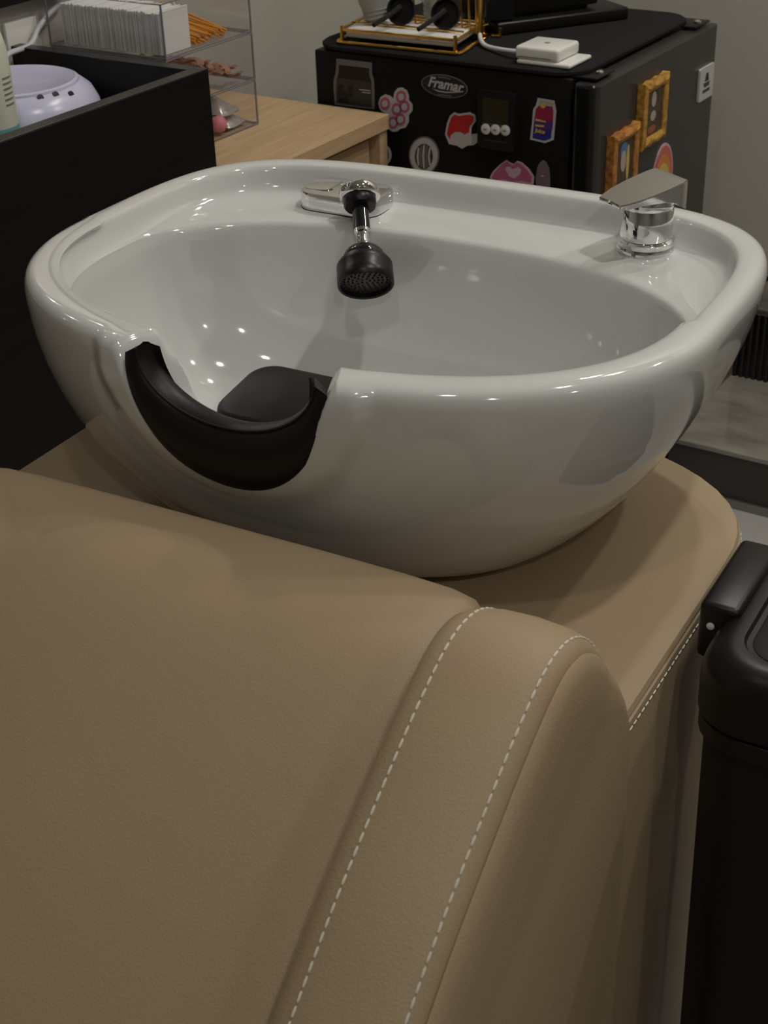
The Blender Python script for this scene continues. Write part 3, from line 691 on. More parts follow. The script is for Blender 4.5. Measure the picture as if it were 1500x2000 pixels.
# lips with heart
lips = [(958, 345), (964, 334), (978, 320), (990, 312), (998, 318), (1004, 320), (1011, 314), (1020, 317), (1034, 330), (1044, 345), (1042, 362), (1026, 374), (1000, 380), (974, 374), (960, 360)]
s = Sticker('pink_lips_sticker', 'pink lips sticker with a pale heart above the basin rim', px_a(lips), 'st_palepink'); s.layer('print', inset(px_a(lips), 0.90), 'st_pink')
s.layer('heart', px_a([(988, 330), (990, 326), (996, 325), (1002, 330), (1010, 327), (1016, 327), (1019, 332), (1016, 341), (1006, 348), (996, 344)]), 'st_palepink', 0.0004)
s.layer('lip_line', px_a([(966, 352), (985, 350), (1002, 355), (1020, 353), (1038, 357), (1038, 359), (1020, 356), (1002, 358), (985, 353), (966, 355)]), 'st_palepink', 0.0004)
# grey leaf / board shape
bd = [(1061, 312), (1067, 316), (1073, 328), (1075, 345), (1075, 368), (1068, 384), (1058, 384), (1049, 370), (1047, 348), (1050, 328), (1055, 317)]
s = Sticker('grey_board_sticker', 'mauve pointed oval sticker with grey border beside the pink lips', px_a(bd), 'st_grey'); s.layer('print', inset(px_a(bd), 0.76), 'st_mauve')
s.layer('white_fleck', ea(1061, 343, 2.6, 1.4, 10), 'st_white', 0.0004)  # small white ellipse on the mauve print
# juice carton
ct = [(1051, 191), (1083, 196.5), (1085, 207), (1087, 217), (1085, 240), (1082, 273), (1065, 279), (1036, 272), (1040, 240), (1042, 213), (1048, 204)]
s = Sticker('carton_sticker', 'red and blue drink carton sticker near the fridge corner', px_a(ct), 'st_white')
s.layer('carton_blue', px_a([(1044, 238), (1080, 241), (1077, 270), (1065, 274.5), (1041, 269)]), 'st_blue')
s.layer('carton_purple', px_a([(1045, 231), (1081, 235), (1080, 252), (1044, 252)]), 'st_purple', 0.0002)
s.layer('carton_red', px_a([(1048, 212), (1054, 206), (1080, 208), (1082, 217), (1081, 236), (1045, 232)]), 'st_magenta', 0.0004)
s.layer('carton_top', px_a([(1056, 195.5), (1081, 200), (1081, 208), (1055, 204)]), 'pic_skin', 0.0006)
s.layer('cap', ea(1062, 205, 5.5, 6, 14), 'st_yellow', 0.0009)
s.layer('lettering', px_a([(1047, 231), (1053, 232), (1058, 233.5), (1068, 236), (1068, 238.5), (1057, 237), (1047, 235)]), 'st_yellow', 0.0009)
s.layer('lettering', px_a([(1047, 242), (1055, 243), (1064, 244), (1064, 247.5), (1055, 247), (1047, 246)]), 'st_yellow', 0.0009)
put_text(s, 'Juice', 1056, 255.5, 0.0085, 'st_yellow', 0.2, 0.0009, math.radians(-3), 0.0003)
# timer
tt_ = Thing('kitchen_timer', 'black digital timer with three white buttons stuck on the fridge', 'timer', (pa(975, 230)[0], FV0, pa(975, 284)[1]))
p0, p1 = pa(940, 284), pa(1013, 180)
tt_.part('case', gmap((lambda o: prism(o, lambda a, b, t: Vector((a, FV0 - 0.0003 - t, b)), 0.012))(rrect(p0[0], p0[1], p1[0], p1[1], 0.006)), lambda p: p), 'black_matte')
a0, a1 = pa(951, 234), pa(1001, 193)
tt_.part('screen', prism(rrect(a0[0], a0[1], a1[0], a1[1], 0.001), lambda a, b, t: Vector((a, FV0 - 0.0122 - t, b)), 0.0004), 'lcd', smooth=0)
tt_.part('divider', prism(rrect(a0[0] - .001, a0[1] - 0.0022, a1[0] + .001, a0[1] - 0.0012, 0.0003), lambda a, b, t: Vector((a, FV0 - 0.0122 - t, b)), 0.0004), 'st_grey', smooth=0)
for i, (x, y) in enumerate(((957, 248), (976, 249), (995, 250.5))):
    c = pa(x, y); b_ = tt_.part('button', orient(lathe([(0.0080, 0), (0.0080, 0.002), (0.0066, 0.0032), (0.002, 0.0034)], 18), (c[0], FV0 - 0.0121, c[1]), (0, -1, 0)), 'white_plastic')
    tt_.part('button_mark', box((c[0] - 0.0026, FV0 - 0.0160, c[1] - 0.0010), (c[0] + 0.0026, FV0 - 0.0153, c[1] + 0.0008)), 'ink', parent=b_)
c0, c1 = pa(953, 270), pa(997, 267)
tt_.part('lettering', prism([(c0[0], c0[1]), (c1[0], c0[1]), (c1[0], c0[1] + 0.0022), (c0[0], c0[1] + 0.0022)], lambda a, b, t: Vector((a, FV0 - 0.0122 - t, b)), 0.0003), 'st_dark', smooth=0)

# ---------------------------------------------------------------- magnets on the fridge door (plane u = FD)
def pb(x, y): p = on_u(x, y, FD); return (p.y, p.z)
def fb(d0): return lambda a, b, t: Vector((FD + d0 + t, a, b))
def framed(name, label, v0, v1, z0, z1, gm, dep, layers):
    t = Thing(name, label, 'magnet', (FD, (v0 + v1) / 2, z0), group='picture magnets on the fridge door')
    n = 10; o = []
    W, Hh = v1 - v0, z1 - z0
    for k in range(n): s_ = k / n; o.append((v0 + W * s_, z0 + 0.003 * abs(math.sin(3 * math.pi * s_))))
    for k in range(n): s_ = k / n; o.append((v1 - 0.002 * abs(math.sin(4 * math.pi * s_)), z0 + Hh * s_))
    for k in range(n): s_ = k / n; o.append((v1 - W * s_, z1 - 0.004 * abs(math.sin(3 * math.pi * s_))))
    for k in range(n): s_ = k / n; o.append((v0 + 0.002 * abs(math.sin(4 * math.pi * s_)), z1 - Hh * s_))
    bd_ = 0.016
    i0, i1, j0, j1 = v0 + bd_, v1 - bd_, z0 + bd_, z1 - bd_
    inn = []
    for k in range(n): s_ = k / n; inn.append((i0 + (i1 - i0) * s_, j0))
    for k in range(n): s_ = k / n; inn.append((i1, j0 + (j1 - j0) * s_))
    for k in range(n): s_ = k / n; inn.append((i1 - (i1 - i0) * s_, j1))
    for k in range(n): s_ = k / n; inn.append((i0, j1 - (j1 - j0) * s_))
    P3 = lambda L, d: [Vector((FD + d, a, b)) for a, b in L]
    mid = [((a * .55 + c * .45), (b * .55 + d * .45)) for (a, b), (c, d) in zip(o, inn)]
    mid2 = [((a * .25 + c * .75), (b * .25 + d * .75)) for (a, b), (c, d) in zip(o, inn)]
    rows = [P3(inn, 0.0004), P3(o, 0.0004), P3(o, dep - 0.003), P3(mid, dep), P3(mid2, dep - 0.002), P3(inn, dep - 0.0035)]
    t.part('frame', grid(rows, close_u=True, close_v=True), gm, smooth=50)
    pic = t.part('picture', prism([(i0 - .001, j0 - .001), (i1 + .001, j0 - .001), (i1 + .001, j1 + .001), (i0 - .001, j1 + .001)], fb(dep - 0.008), 0.002), 'pic_brown', smooth=0)
    for nm, cx, cy, rx, ry, mm, lf in layers:
        t.part(nm, prism(ell(i0 + (i1 - i0) * cx, j0 + (j1 - j0) * cy, rx, ry, 18), fb(dep - 0.0061 + lf), 0.0004), mm, parent=pic, smooth=0)
framed('picture_magnet', 'yellow gilt picture frame magnet, upper one on the fridge door', 1.073, 1.166, 0.698, 0.800, 'gilt', 0.016,
       [('patch', 0.45, 0.78, 0.0085, 0.012, 'pic_skin', 0), ('patch', 0.45, 0.42, 0.010, 0.008, 'pic_skin', 0), ('patch', 0.4, 0.13, 0.016, 0.006, 'pic_red', 0)])
framed('picture_magnet', 'copper gilt picture frame magnet behind the mixer lever on the fridge door', 0.970, 1.063, 0.640, 0.748, 'gilt_copper', 0.016,
       [('patch', 0.45, 0.80, 0.012, 0.012, 'pic_blue', 0), ('patch', 0.42, 0.58, 0.0095, 0.016, 'pic_skin', 0.0004), ('patch', 0.7, 0.5, 0.005, 0.028, 'st_yellow', 0)])
# arch sticker
av, az = 1.190, 0.618
ts_ = Thing('arch_sticker', 'pink and orange rainbow arch sticker on the fridge door', 'sticker', (FD, av, az - 0.05), geo=prism(ell(av, az, 0.043, 0.062, 32), fb(0.0003), TS), mat='st_palepink', smooth=0, group='stickers on the fridge')
for k, (r, mm) in enumerate(((0.93, 'st_coral'), (0.76, 'st_orange'), (0.60, 'st_yellow'), (0.45, 'st_orange'), (0.36, 'st_coral'))):
    ts_.part('band', prism(ell(av, az - 0.004 * k, 0.043 * r, 0.062 * r, 28), fb(0.0014 + 0.0003 * k), 0.0005), mm, smooth=0)
# white pictogram tag
tg = Thing('white_tag', 'white rectangular pictogram tag at the far edge of the fridge door', 'magnet', (FD, 1.347, 0.712), geo=prism(rrect(1.318, 0.714, 1.378, 0.768, 0.003), fb(0.0003), 0.004), mat='st_white', smooth=0)
tg.part('pictogram', prism([(1.343, 0.757), (1.352, 0.757), (1.356, 0.744), (1.339, 0.744)], fb(0.0042), 0.0004), 'st_black', smooth=0)
tg.part('pictogram', prism([(1.334, 0.742), (1.361, 0.742), (1.358, 0.735), (1.337, 0.735)], fb(0.0042), 0.0004), 'st_dark', smooth=0)
tg.part('pictogram', prism([(1.332, 0.731), (1.363, 0.731), (1.363, 0.726), (1.332, 0.726)], fb(0.0042), 0.0004), 'st_dark', smooth=0)

# ---------------------------------------------------------------- things on the fridge
# card reader on its dock
r0 = on_z(1010, 108, MZ + 0.010); r1 = on_z(1090, 120, MZ + 0.010); r2 = on_z(1121, 100, MZ + 0.010)
cu0, cu1, cv0, cv1 = r0.x, r1.x, r1.y, r2.y + 0.004
tr = Thing('card_reader', 'white square card reader in its dock on the fridge', 'card reader', ((cu0 + cu1) / 2, (cv0 + cv1) / 2, MZ))
tr.part('dock', box((cu0 + 0.004, cv0 - 0.002, MZ + 0.0004), (cu1 + 0.020, cv1 + 0.001, MZ + 0.007), 0.003, 3), 'white_plastic')
rd = tr.part('reader', box((cu0, cv0, MZ + 0.007), (cu1, cv1, MZ + 0.026), 0.005, 4), 'white_plastic')
tr.part('logo', box(((cu0 + cu1) / 2 - .004, (cv0 + cv1) / 2 - .004, MZ + 0.0258), ((cu0 + cu1) / 2 + .004, (cv0 + cv1) / 2 + .004, MZ + 0.0262)), 'ink', parent=rd)
tr.part('card_slot', box((cu0 + 0.006, cv0 - 0.0004, MZ + 0.0105), (cu1 - 0.012, cv0 + 0.002, MZ + 0.0118)), 'ink', parent=rd)
cpts = [(cu0 + 0.004, cv0 + 0.028, MZ + 0.012), (cu0 - 0.020, cv0 + 0.028, MZ + 0.010)] + [tuple(on_z(x, y, z)) for x, y, z in ((955, 92, MZ + 0.005), (940, 80, MZ + 0.008), (937, 60, MZ + 0.015), (938, 30, MZ + 0.03), (934, 0, MZ + 0.045), (930, -40, MZ + 0.06))]
Thing('reader_cable', 'white cable running from the card reader behind the gold rack', 'cable', cpts[1], geo=tube(catmull(cpts, 8), 0.0036, 10), mat='cable_white')
# black stand
b0 = on_z(985, 70, MZ); b1 = on_z(1228, 38, MZ); dv = (b1 - b0); dv.z = 0; Lb = dv.length; dv.normalize(); dp_ = Vector((-dv.y, dv.x, 0))
def obox(a0, a1, d0, d1, z0, z1, bev=0.004):
    return gmap(box((a0, d0, z0), (a1, d1, z1), bev, 3), lambda p: b0.xy.to_3d() + dv * p.x + dp_ * p.y + Vector((0, 0, p.z)))
tk = Thing('pos_stand', 'black payment terminal stand at the back of the fridge top', 'terminal', b0 + dv * Lb * .5 + dp_ * .05)
tk.part('base_slab', obox(-0.012, Lb, 0.0, 0.12, MZ + 0.0004, MZ + 0.020), 'black_satin')
tk.part('housing', obox(-0.018, Lb * 0.80, 0.022, 0.112, MZ + 0.026, MZ + 0.16), 'black_satin')
tk.part('neck', obox(0.004, Lb * 0.74, 0.03, 0.10, MZ + 0.019, MZ + 0.03), 'black_matte')
tk.part('side_cover', obox(-0.030, 0.022, 0.006, 0.10, MZ + 0.022, MZ + 0.12), 'black_gloss')
# gold rack
z1, z2 = MZ + 0.003, MZ + 0.022
c_fl, c_fr, c_br = on_z(657, 82, z1), on_z(897, 106, z1), on_z(955, 68, z1)
c_bl = c_fl + (c_br - c_fr)
def loop(z, ins=0.0):
    C4 = [c_fl, c_fr, c_br, c_bl]; m_ = sum(C4, Vector()) / 4; o = []
    for i in range(4):
        p = C4[i]; a, b = C4[i - 1], C4[(i + 1) % 4]; r_ = 0.008
        for q_ in (p + (a - p).normalized() * r_, p + ((a - p).normalized() + (b - p).normalized()) * r_ * 0.28, p + (b - p).normalized() * r_):
            q2 = q_ + (m_ - q_) * ins; o.append(Vector((q2.x, q2.y, z)))
    return o
tg_ = Thing('gold_rack', 'gold wire drying rack standing on the fridge mat', 'rack', (c_fl + c_br) / 2)
tg_.part('base_frame', tube(loop(z1 + 0.0004), 0.0028, 8, True), 'gold')
tg_.part('tray_frame', tube(loop(z2, 0.06), 0.0024, 8, True), 'gold')
def on_tray(a, b): return c_fl + (c_fr - c_fl) * a + (c_bl - c_fl) * b
for a, b in ((0.04, 0.04), (0.96, 0.04), (0.96, 0.96), (0.04, 0.96)):
    p = on_tray(a, b); tg_.part('leg', tube([(p.x, p.y, z1), (p.x, p.y, z2 + 0.006)], 0.0032, 8), 'gold')
pp = on_tray(0.985, 0.72); tg_.part('post', tube([(pp.x, pp.y, z1), (pp.x, pp.y, z1 + 0.16)], 0.0062, 12), 'gold')
pp = on_tray(1.03, 0.98); tg_.part('rear_foot', tube([(pp.x, pp.y, z1), (pp.x + .012, pp.y + 0.004, z1 + 0.0), (pp.x + .012, pp.y + 0.004, z1 + 0.012)], 0.0030, 8), 'gold')
tg_.part('rail', tube([tuple(on_tray(0.30, 0.62) + Vector((0, 0, 0.0245))), tuple(on_tray(0.98, 0.62) + Vector((0, 0, 0.0245)))], 0.0018, 8), 'gold')
tg_.part('rail', tube([tuple(on_tray(0.05, 0.30) + Vector((0, 0, 0.0235))), tuple(on_tray(0.96, 0.30) + Vector((0, 0, 0.0235)))], 0.0016, 8), 'gold')
for a in (0.40, 0.50, 0.70, 0.80, 0.88, 0.945):
    q0 = on_tray(a, 0.62); tg_.part('divider_wire', tube(catmull([(q0.x + 0.010, q0.y + 0.035, z2 + 0.001), (q0.x + 0.004, q0.y, z2 + 0.001), (q0.x - 0.001, q0.y - 0.002, z2 + 0.008), (q0.x - 0.006, q0.y, z2 + 0.10), (q0.x - 0.006, q0.y + 0.03, z2 + 0.105)], 5), 0.0017, 8), 'gold')
def quad(a0, a1, b0_, b1_, z, th, bev=0.004):
    g = box((a0, b0_, 0), (a1, b1_, 1), 0); P = [on_tray(a0, b0_), on_tray(a1, b0_), on_tray(a1, b1_), on_tray(a0, b1_)]
    V = [Vector((p.x, p.y, z)) for p in P] + [Vector((p.x, p.y, z + th)) for p in P]
    bm = bmesh.new(); vs_ = [bm.verts.new(v) for v in V]
    for f_ in ((0, 1, 2, 3), (4, 5, 6, 7), (0, 1, 5, 4), (1, 2, 6, 5), (2, 3, 7, 6), (3, 0, 4, 7)): bm.faces.new([vs_[i] for i in f_])
    bmesh.ops.recalc_face_normals(bm, faces=list(bm.faces)); bmesh.ops.bevel(bm, geom=list(bm.edges), offset=bev, segments=3, profile=.5, affect='EDGES'); return from_bm(bm)
tq = Thing('drip_tray', 'white drip tray lying in the gold rack', 'tray', on_tray(.5, .5))
tq.part('slab', quad(0.06, 0.94, 0.07, 0.93, z1 + 0.006, 0.013, 0.004), 'white_mat')
tq.part('rim', quad(0.10, 0.90, 0.12, 0.88, z1 + 0.0186, 0.0012, 0.0004), 'white_plastic')
zt = z1 + 0.0205
def scoop(a, b, label):
    c = on_tray(a, b); t = Thing('tint_scoop', label, 'scoop', c, group='black scoops in the gold rack')
    cc = Vector((c.x, c.y, zt + 0.023))
    t.part('cup', orient(lathe([(0.008, -0.012), (0.017, -0.010), (0.022, 0.0), (0.023, 0.010), (0.021, 0.010), (0.018, 0.0)], 28), cc, (0.25, -0.85, 0.25)), 'black_matte')
    e = cc + Vector((-0.010, -0.068, -0.010))
    t.part('handle', tube([cc + Vector((0.0, -0.006, 0.006)), cc + Vector((-0.004, -0.024, 0.0)), e], [0.0055, 0.0042, 0.0036], 8), 'black_matte')
scoop(0.44, 0.42, 'black plastic scoop beside the frosted cup in the gold rack')
scoop(0.80, 0.42, 'black plastic scoop nearest the post of the gold rack')
c = on_tray(0.17, 0.45)
t = Thing('frosted_cup', 'frosted plastic cup leaning in the left of the gold rack', 'cup', c)
t.part('shell', orient(lathe([(0.017, 0), (0.0205, 0.003), (0.0215, 0.016), (0.0225, 0.022), (0.0255, 0.030), (0.030, 0.085), (0.031, 0.12), (0.0295, 0.12), (0.0285, 0.085), (0.021, 0.024), (0.015, 0.004)], 32), (c.x + 0.012, c.y, zt + 0.004), (-0.20, 0.05, 1)), 'frosted')
for k in range(3): t.part('thread_ring', orient(lathe([(0.0205, 0.003 + 0.006 * k), (0.0232, 0.0045 + 0.006 * k), (0.0205, 0.006 + 0.006 * k)], 28), (c.x + 0.012, c.y, zt + 0.004), (-0.20, 0.05, 1)), 'frosted')
c = on_tray(0.60, 0.90)
t = Thing('clear_bottle', 'clear plastic bottle standing between the two black scoops', 'bottle', c)
t.part('shell', lathe([(0.018, 0.0), (0.020, 0.003), (0.0205, 0.030), (0.022, 0.036), (0.022, 0.12), (0.012, 0.135), (0.010, 0.14)], 28, (c.x, c.y, zt)), 'frosted')
t.part('base_ridges', lathe([(0.0207, 0.006), (0.0222, 0.009), (0.0207, 0.012), (0.0222, 0.016), (0.0207, 0.020), (0.0222, 0.024), (0.0207, 0.028)], 28, (c.x, c.y, zt)), 'frosted')

# ================================================================ oak cabinet
WU, WV, WZ = -0.5815, 0.925, 0.750
tc = Thing('oak_cabinet', 'light oak drawer cabinet along the left wall in front of the fridge', 'cabinet', (-0.78, 0.7, 0))
tc.part('top_board', box((UL + 0.002, 0.545, WZ - 0.024), (WU, WV, WZ), 0.0008, 1), 'wood', smooth=0)
tc.part('end_panel', box((UL + 0.002, WV - 0.022, 0.0), (WU - 0.004, WV - 0.001, WZ - 0.0245), 0.0008, 1), 'wood', smooth=0)
tc.part('end_panel', box((UL + 0.002, 0.546, 0.0), (WU - 0.004, 0.566, WZ - 0.0245), 0.0008, 1), 'wood', smooth=0)
tc.part('back_panel', box((UL + 0.003, 0.567, 0.02), (UL + 0.012, WV - 0.023, WZ - 0.025)), 'wood', smooth=0)
for k, (za, zb_) in enumerate(((0.50, WZ - 0.037), (0.27, 0.494), (0.03, 0.264))):
    d = tc.part('drawer', box((UL + 0.03, 0.570, za), (WU - 0.022, WV - 0.026, zb_), 0.001, 1), 'wood', smooth=0)
    tc.part('drawer_pull', box((WU - 0.0225, 0.70, zb_ - 0.03), (WU - 0.014, 0.80, zb_ - 0.022), 0.001), 'black_satin', parent=d)

# ================================================================ black cabinet with tray top
KU, KV0, KV1, KZ, KT = -0.618, -0.45, 0.540, 0.900, 0.020
tb_ = Thing('black_cabinet', 'black laminate cabinet with an open tray top left of the basin', 'cabinet', (-0.79, 0.05, 0))
tb_.part('front_board', box((KU - KT, KV0, 0.0), (KU, KV1, KZ - 0.0015), 0.0006, 1), 'black_wood', smooth=0)
tb_.part('end_board', box((UL + 0.002, KV1 - KT, 0.0), (KU - KT - 0.0003, KV1, KZ - 0.0015), 0.0006, 1), 'black_wood', smooth=0)
tb_.part('end_board', box((UL + 0.002, KV0, 0.0), (KU - KT - 0.0003, KV0 + KT, KZ - 0.0015), 0.0006, 1), 'black_wood', smooth=0)
tb_.part('edge_band', box((KU - KT, KV0, KZ - 0.0015), (KU, KV1, KZ), 0.0004, 1), 'edge_band', smooth=0)
tb_.part('edge_band', box((UL + 0.002, KV1 - KT, KZ - 0.0015), (KU - KT - 0.0003, KV1, KZ), 0.0004, 1), 'edge_band', smooth=0)
TF = 0.800
tb_.part('tray_floor', box((UL + 0.002, KV0 + KT, TF - 0.018), (KU - KT - 0.0003, KV1 - KT - 0.0003, TF)), 'black_wood', smooth=0)

# ---------------------------------------------------------------- nail lamp
lc = Vector((-0.836, 0.394, TF))
tnl = Thing('nail_lamp', 'lilac dome shaped nail lamp inside the black tray', 'nail lamp', lc)
LZp = [(0.070, 0.0), (0.106, 0.002), (0.114, 0.012), (0.115, 0.040), (0.112, 0.062), (0.104, 0.078), (0.092, 0.088), (0.084, 0.0905)]
tnl.part('shell', lathe(LZp, 48, lc), 'lilac')
tnl.part('top_rim', lathe([(0.080, 0.088), (0.088, 0.0895), (0.0875, 0.0925), (0.0835, 0.094), (0.080, 0.092)], 48, lc), 'lilac')
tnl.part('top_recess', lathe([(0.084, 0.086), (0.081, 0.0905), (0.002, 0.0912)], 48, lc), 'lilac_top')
for x, y in ((79, 191), (109, 185), (139, 184)):
    d = w2r(ray(x, y)); best = None
    for k in range(2000):
        p = RC + d * (1.2 + k * 0.0005); h = p.z - TF; rr = math.hypot(p.x - lc.x, p.y - lc.y)
        if 0 < h < 0.0895:
            prof_r = interp([(b, a) for a, b in LZp], h)
            if rr <= prof_r: best = p; break
        elif h <= 0: break
    if best is None: continue
    nrm = Vector((best.x - lc.x, best.y - lc.y, 0.045)).normalized()
    tnl.part('vent_hole', orient(lathe([(0.0045, -0.002), (0.0045, 0.0008), (0.004, 0.0009)], 16), best, nrm), 'hole')
cp = [Vector((-0.905, 0.455, TF + 0.085)), Vector((-0.925, 0.475, TF + 0.10)), on_u(58, 88, -0.945), on_u(75, 55, -0.952), on_u(95, 28, -0.955), on_u(120, 5, -0.962)]
Thing('lamp_cord', 'grey cord rising from the nail lamp towards the wall', 'cable', cp[0], geo=tube(catmull(cp, 8), 0.0040, 10), mat='cable_white')
# bottle
bc_ = Vector((-0.700, 0.219, TF))
tbt = Thing('lotion_bottle', 'pale cream lotion bottle at the left edge of the tray', 'bottle', bc_)
bd_ = tbt.part('body', lathe([(0.030, 0), (0.034, 0.003), (0.035, 0.05), (0.035, 0.15), (0.0335, 0.185), (0.030, 0.199), (0.024, 0.2035), (0.010, 0.2045)], 40, bc_), 'bottle')
tbt.part('label_band', lathe([(0.0352, 0.048), (0.0354, 0.050), (0.0354, 0.092), (0.0352, 0.094)], 40, bc_), 'teal', parent=bd_)
cd_ = Vector((RC.x - bc_.x, RC.y - bc_.y, 0)).normalized(); aa = math.atan2(cd_.y, cd_.x)
for k in range(6):
    z = TF + 0.152 - 0.0062 * k; pts = [Vector((bc_.x + 0.0353 * math.cos(aa + q_), bc_.y + 0.0353 * math.sin(aa + q_), z)) for q_ in (0.72, 0.85, 1.0, 1.15)]
    tbt.part('print_line', tube(pts, 0.0009, 5), 'ink', parent=bd_)

# ---------------------------------------------------------------- acrylic organiser
OU0, OU1, OV0, OV1 = -0.948, -0.731, 0.586, 0.784
LV = [0.7505, 0.8185, 0.8885, 0.9650]
to = Thing('acrylic_organiser', 'clear acrylic three drawer organiser standing on the oak cabinet', 'organiser', (-0.84, 0.685, 0.75))
for k in range(3):
    z0, z1_ = LV[k] + 0.0005, LV[k + 1] - 0.0015
    def pan(nm, lo, hi, par=None): return to.part(nm, box(lo, hi, 0.0), 'acrylic', parent=par, smooth=0)
    d = pan('drawer_tray', (OU0, OV0, z0), (OU1, OV1, z0 + 0.003))
    pan('wall', (OU1 - 0.003, OV0, z0 + 0.003), (OU1, OV1, z1_), d); pan('wall', (OU0, OV0, z0 + 0.003), (OU0 + 0.003, OV1, z1_), d)
    pan('wall', (OU0 + 0.003, OV0, z0 + 0.003), (OU1 - 0.003, OV0 + 0.003, z1_), d); pan('wall', (OU0 + 0.003, OV1 - 0.003, z0 + 0.003), (OU1 - 0.003, OV1, z1_), d)
    e = 0.0016
    rim = [(OU0, OV0, z0 + 0.001), (OU1, OV0, z0 + 0.001), (OU1, OV1, z0 + 0.001), (OU0, OV1, z0 + 0.001)]
    to.part('edge', tube(rim, e, 6, True), 'acrylic_edge', parent=d); to.part('edge', tube([(a, b, z1_) for a, b, _ in rim], e * 0.8, 6, True), 'acrylic_edge', parent=d)
    for a, b in ((OU0, OV0), (OU1, OV0), (OU1, OV1)): to.part('edge', tube([(a, b, z0), (a, b, z1_)], e, 6), 'acrylic_edge', parent=d)
to.part('lid', box((OU0, OV0, LV[3] - 0.001), (OU1, OV1, LV[3] + 0.002)), 'acrylic', smooth=0)
# cotton pads in the top drawer, edge on
gs = []; u_ = OU0 + 0.022
while u_ < OU1 - 0.008:
    th_ = 0.0026; j = random.uniform(-0.0015, 0.0015)
    gs.append(box((u_, OV0 + 0.006 + j, LV[2] + 0.004), (u_ + th_ * 0.9, OV0 + 0.066 + j, LV[2] + 0.062 + random.uniform(-0.002, 0.001)), 0.0008, 1)); u_ += th_
Thing('cotton_pads', 'row of white cotton pads in the top acrylic drawer', 'cotton pads', (-0.84, OV0 + 0.035, LV[2] + 0.004), geo=gmerge(*gs), mat='cotton', kind='stuff', smooth=0)
# orange wood sticks
g0 = None
for k in range(26):
    y0 = OV0 + 0.078 + (k % 9) * 0.0095 + random.uniform(-.002, .002); z0 = LV[2] + 0.0055 + (k // 9) * 0.0036 + random.uniform(0, .001)
    dz = random.uniform(0.015, 0.030); x1 = OU1 - 0.006 - random.uniform(0, 0.012)
    gg = tube([(x1, y0, z0), (x1 - 0.13, y0 + random.uniform(-.012, .012), z0 + dz)], 0.0018, 7)
    Thing('orange_stick', 'thin orange wood stick in the heap in the top acrylic drawer', 'stick', (x1, y0, z0), group='orange wood sticks in the drawer', geo=gg, mat='orange_wood')
t = Thing('hair_clip_tray', 'clear rounded plastic clip standing behind the orange sticks', 'clip', (OU1 - 0.06, OV0 + 0.13, LV[2] + 0.03), geo=tube(catmull([(OU1 - .085, OV0 + .12, LV[2] + .07), (OU1 - .08, OV0 + .12, LV[2] + .05), (OU1 - .07, OV0 + .125, LV[2] + .042), (OU1 - .06, OV0 + .13, LV[2] + .05), (OU1 - .058, OV0 + .13, LV[2] + .07)], 6), 0.0016, 8), mat='white_plastic')
# brown paper wraps in the middle drawer
for k in range(9):
    y0 = OV0 + 0.088 + 0.0105 * k; pts = []
    for j in range(14):
        pts.append((OU1 - 0.010 - 0.009 * j, y0 + 0.007 * math.sin(j * 1.3 + k), LV[1] + 0.013 + 0.006 * math.sin(j * 0.9 + k * 2) + 0.0036 * (8 - k)))
    rows = [[Vector(p) + Vector((0, -0.007, 0.003)), Vector(p) + Vector((0, 0, 0.005)), Vector(p) + Vector((0, 0.007, 0.002)), Vector(p) + Vector((0, 0, -0.001))] for p in catmull(pts, 3)]
    Thing('brown_band', 'crinkled brown band in the pile in the middle acrylic drawer', 'band', pts[0], group='brown bands in the drawer', geo=capped(rows), mat='brown_paper')
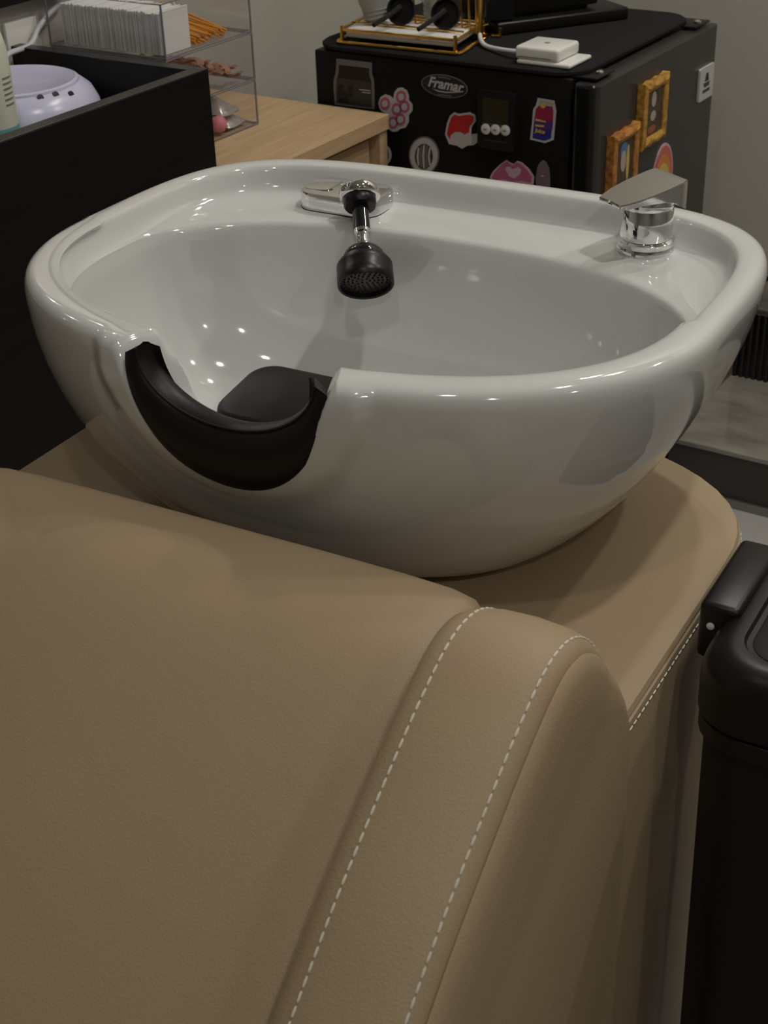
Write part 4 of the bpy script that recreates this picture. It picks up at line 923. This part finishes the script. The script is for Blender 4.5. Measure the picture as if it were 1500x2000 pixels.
# wrapped sachets and a pink sponge in the bottom drawer
def sachet(u0, u1, v0, v1, z, label):
    rows = []
    for i in range(9):
        a = i / 8; r_ = []
        for j in range(9):
            b = j / 8; r_.append(Vector((u0 + (u1 - u0) * a, v0 + (v1 - v0) * b, z + 0.022 * math.sin(math.pi * a) ** 0.5 * math.sin(math.pi * b) ** 0.6 + 0.002 * math.sin(9 * a + 5 * b))))
        rows.append(r_)
    bot = [[Vector((p.x, p.y, z - 0.001)) for p in r_] for r_ in rows]
    Thing('sachet', label, 'sachet', ((u0 + u1) / 2, (v0 + v1) / 2, z), geo=gmerge(grid(rows), grid(bot)), mat='foil', group='sachets in the drawer')
sachet(OU1 - 0.10, OU1 - 0.012, OV0 + 0.138, OV0 + 0.186, LV[0] + 0.006, 'shiny wrapped sachet near the far end of the bottom acrylic drawer')
sachet(OU1 - 0.10, OU1 - 0.014, OV0 + 0.128, OV0 + 0.176, LV[0] + 0.026, 'shiny wrapped sachet lying on top in the bottom acrylic drawer')
Thing('pink_sponge', 'coral pink sponge ball in the bottom acrylic drawer', 'sponge', (OU1 - .016, OV0 + .124, LV[0] + .0045), geo=gmap(lathe([(0.002, 0), (0.009, 0.002), (0.0125, 0.009), (0.0122, 0.016), (0.008, 0.022), (0.002, 0.024)], 20), lambda p: p + Vector((OU1 - .017, OV0 + .124, LV[0] + .0045))), mat='pink')

# ---------------------------------------------------------------- mirror frame and socket on the left wall
tmr = Thing('wall_mirror', 'black framed mirror on the left wall above the tray', 'mirror', (UL, 0.15, 0.958))
tmr.part('frame_bottom', box((UL + 0.001, -0.45, 0.958), (UL + 0.028, 0.64, 0.995), 0.002), 'black_satin')
tmr.part('frame_side', box((UL + 0.001, 0.604, 0.995), (UL + 0.028, 0.64, 1.75), 0.002), 'black_satin')
tmr.part('frame_side', box((UL + 0.001, -0.45, 0.995), (UL + 0.028, -0.414, 1.75), 0.002), 'black_satin')
tmr.part('frame_top', box((UL + 0.001, -0.45, 1.75), (UL + 0.028, 0.64, 1.787), 0.002), 'black_satin')
tmr.part('glass', box((UL + 0.001, -0.414, 0.995), (UL + 0.012, 0.604, 1.75)), 'chrome', smooth=0)
tso = Thing('wall_socket', 'pale wall socket behind the nail lamp', 'socket', (UL, 0.545, 0.89), geo=box((UL + 0.0005, 0.515, 0.862), (UL + 0.008, 0.578, 0.932), 0.002), mat='white_plastic')
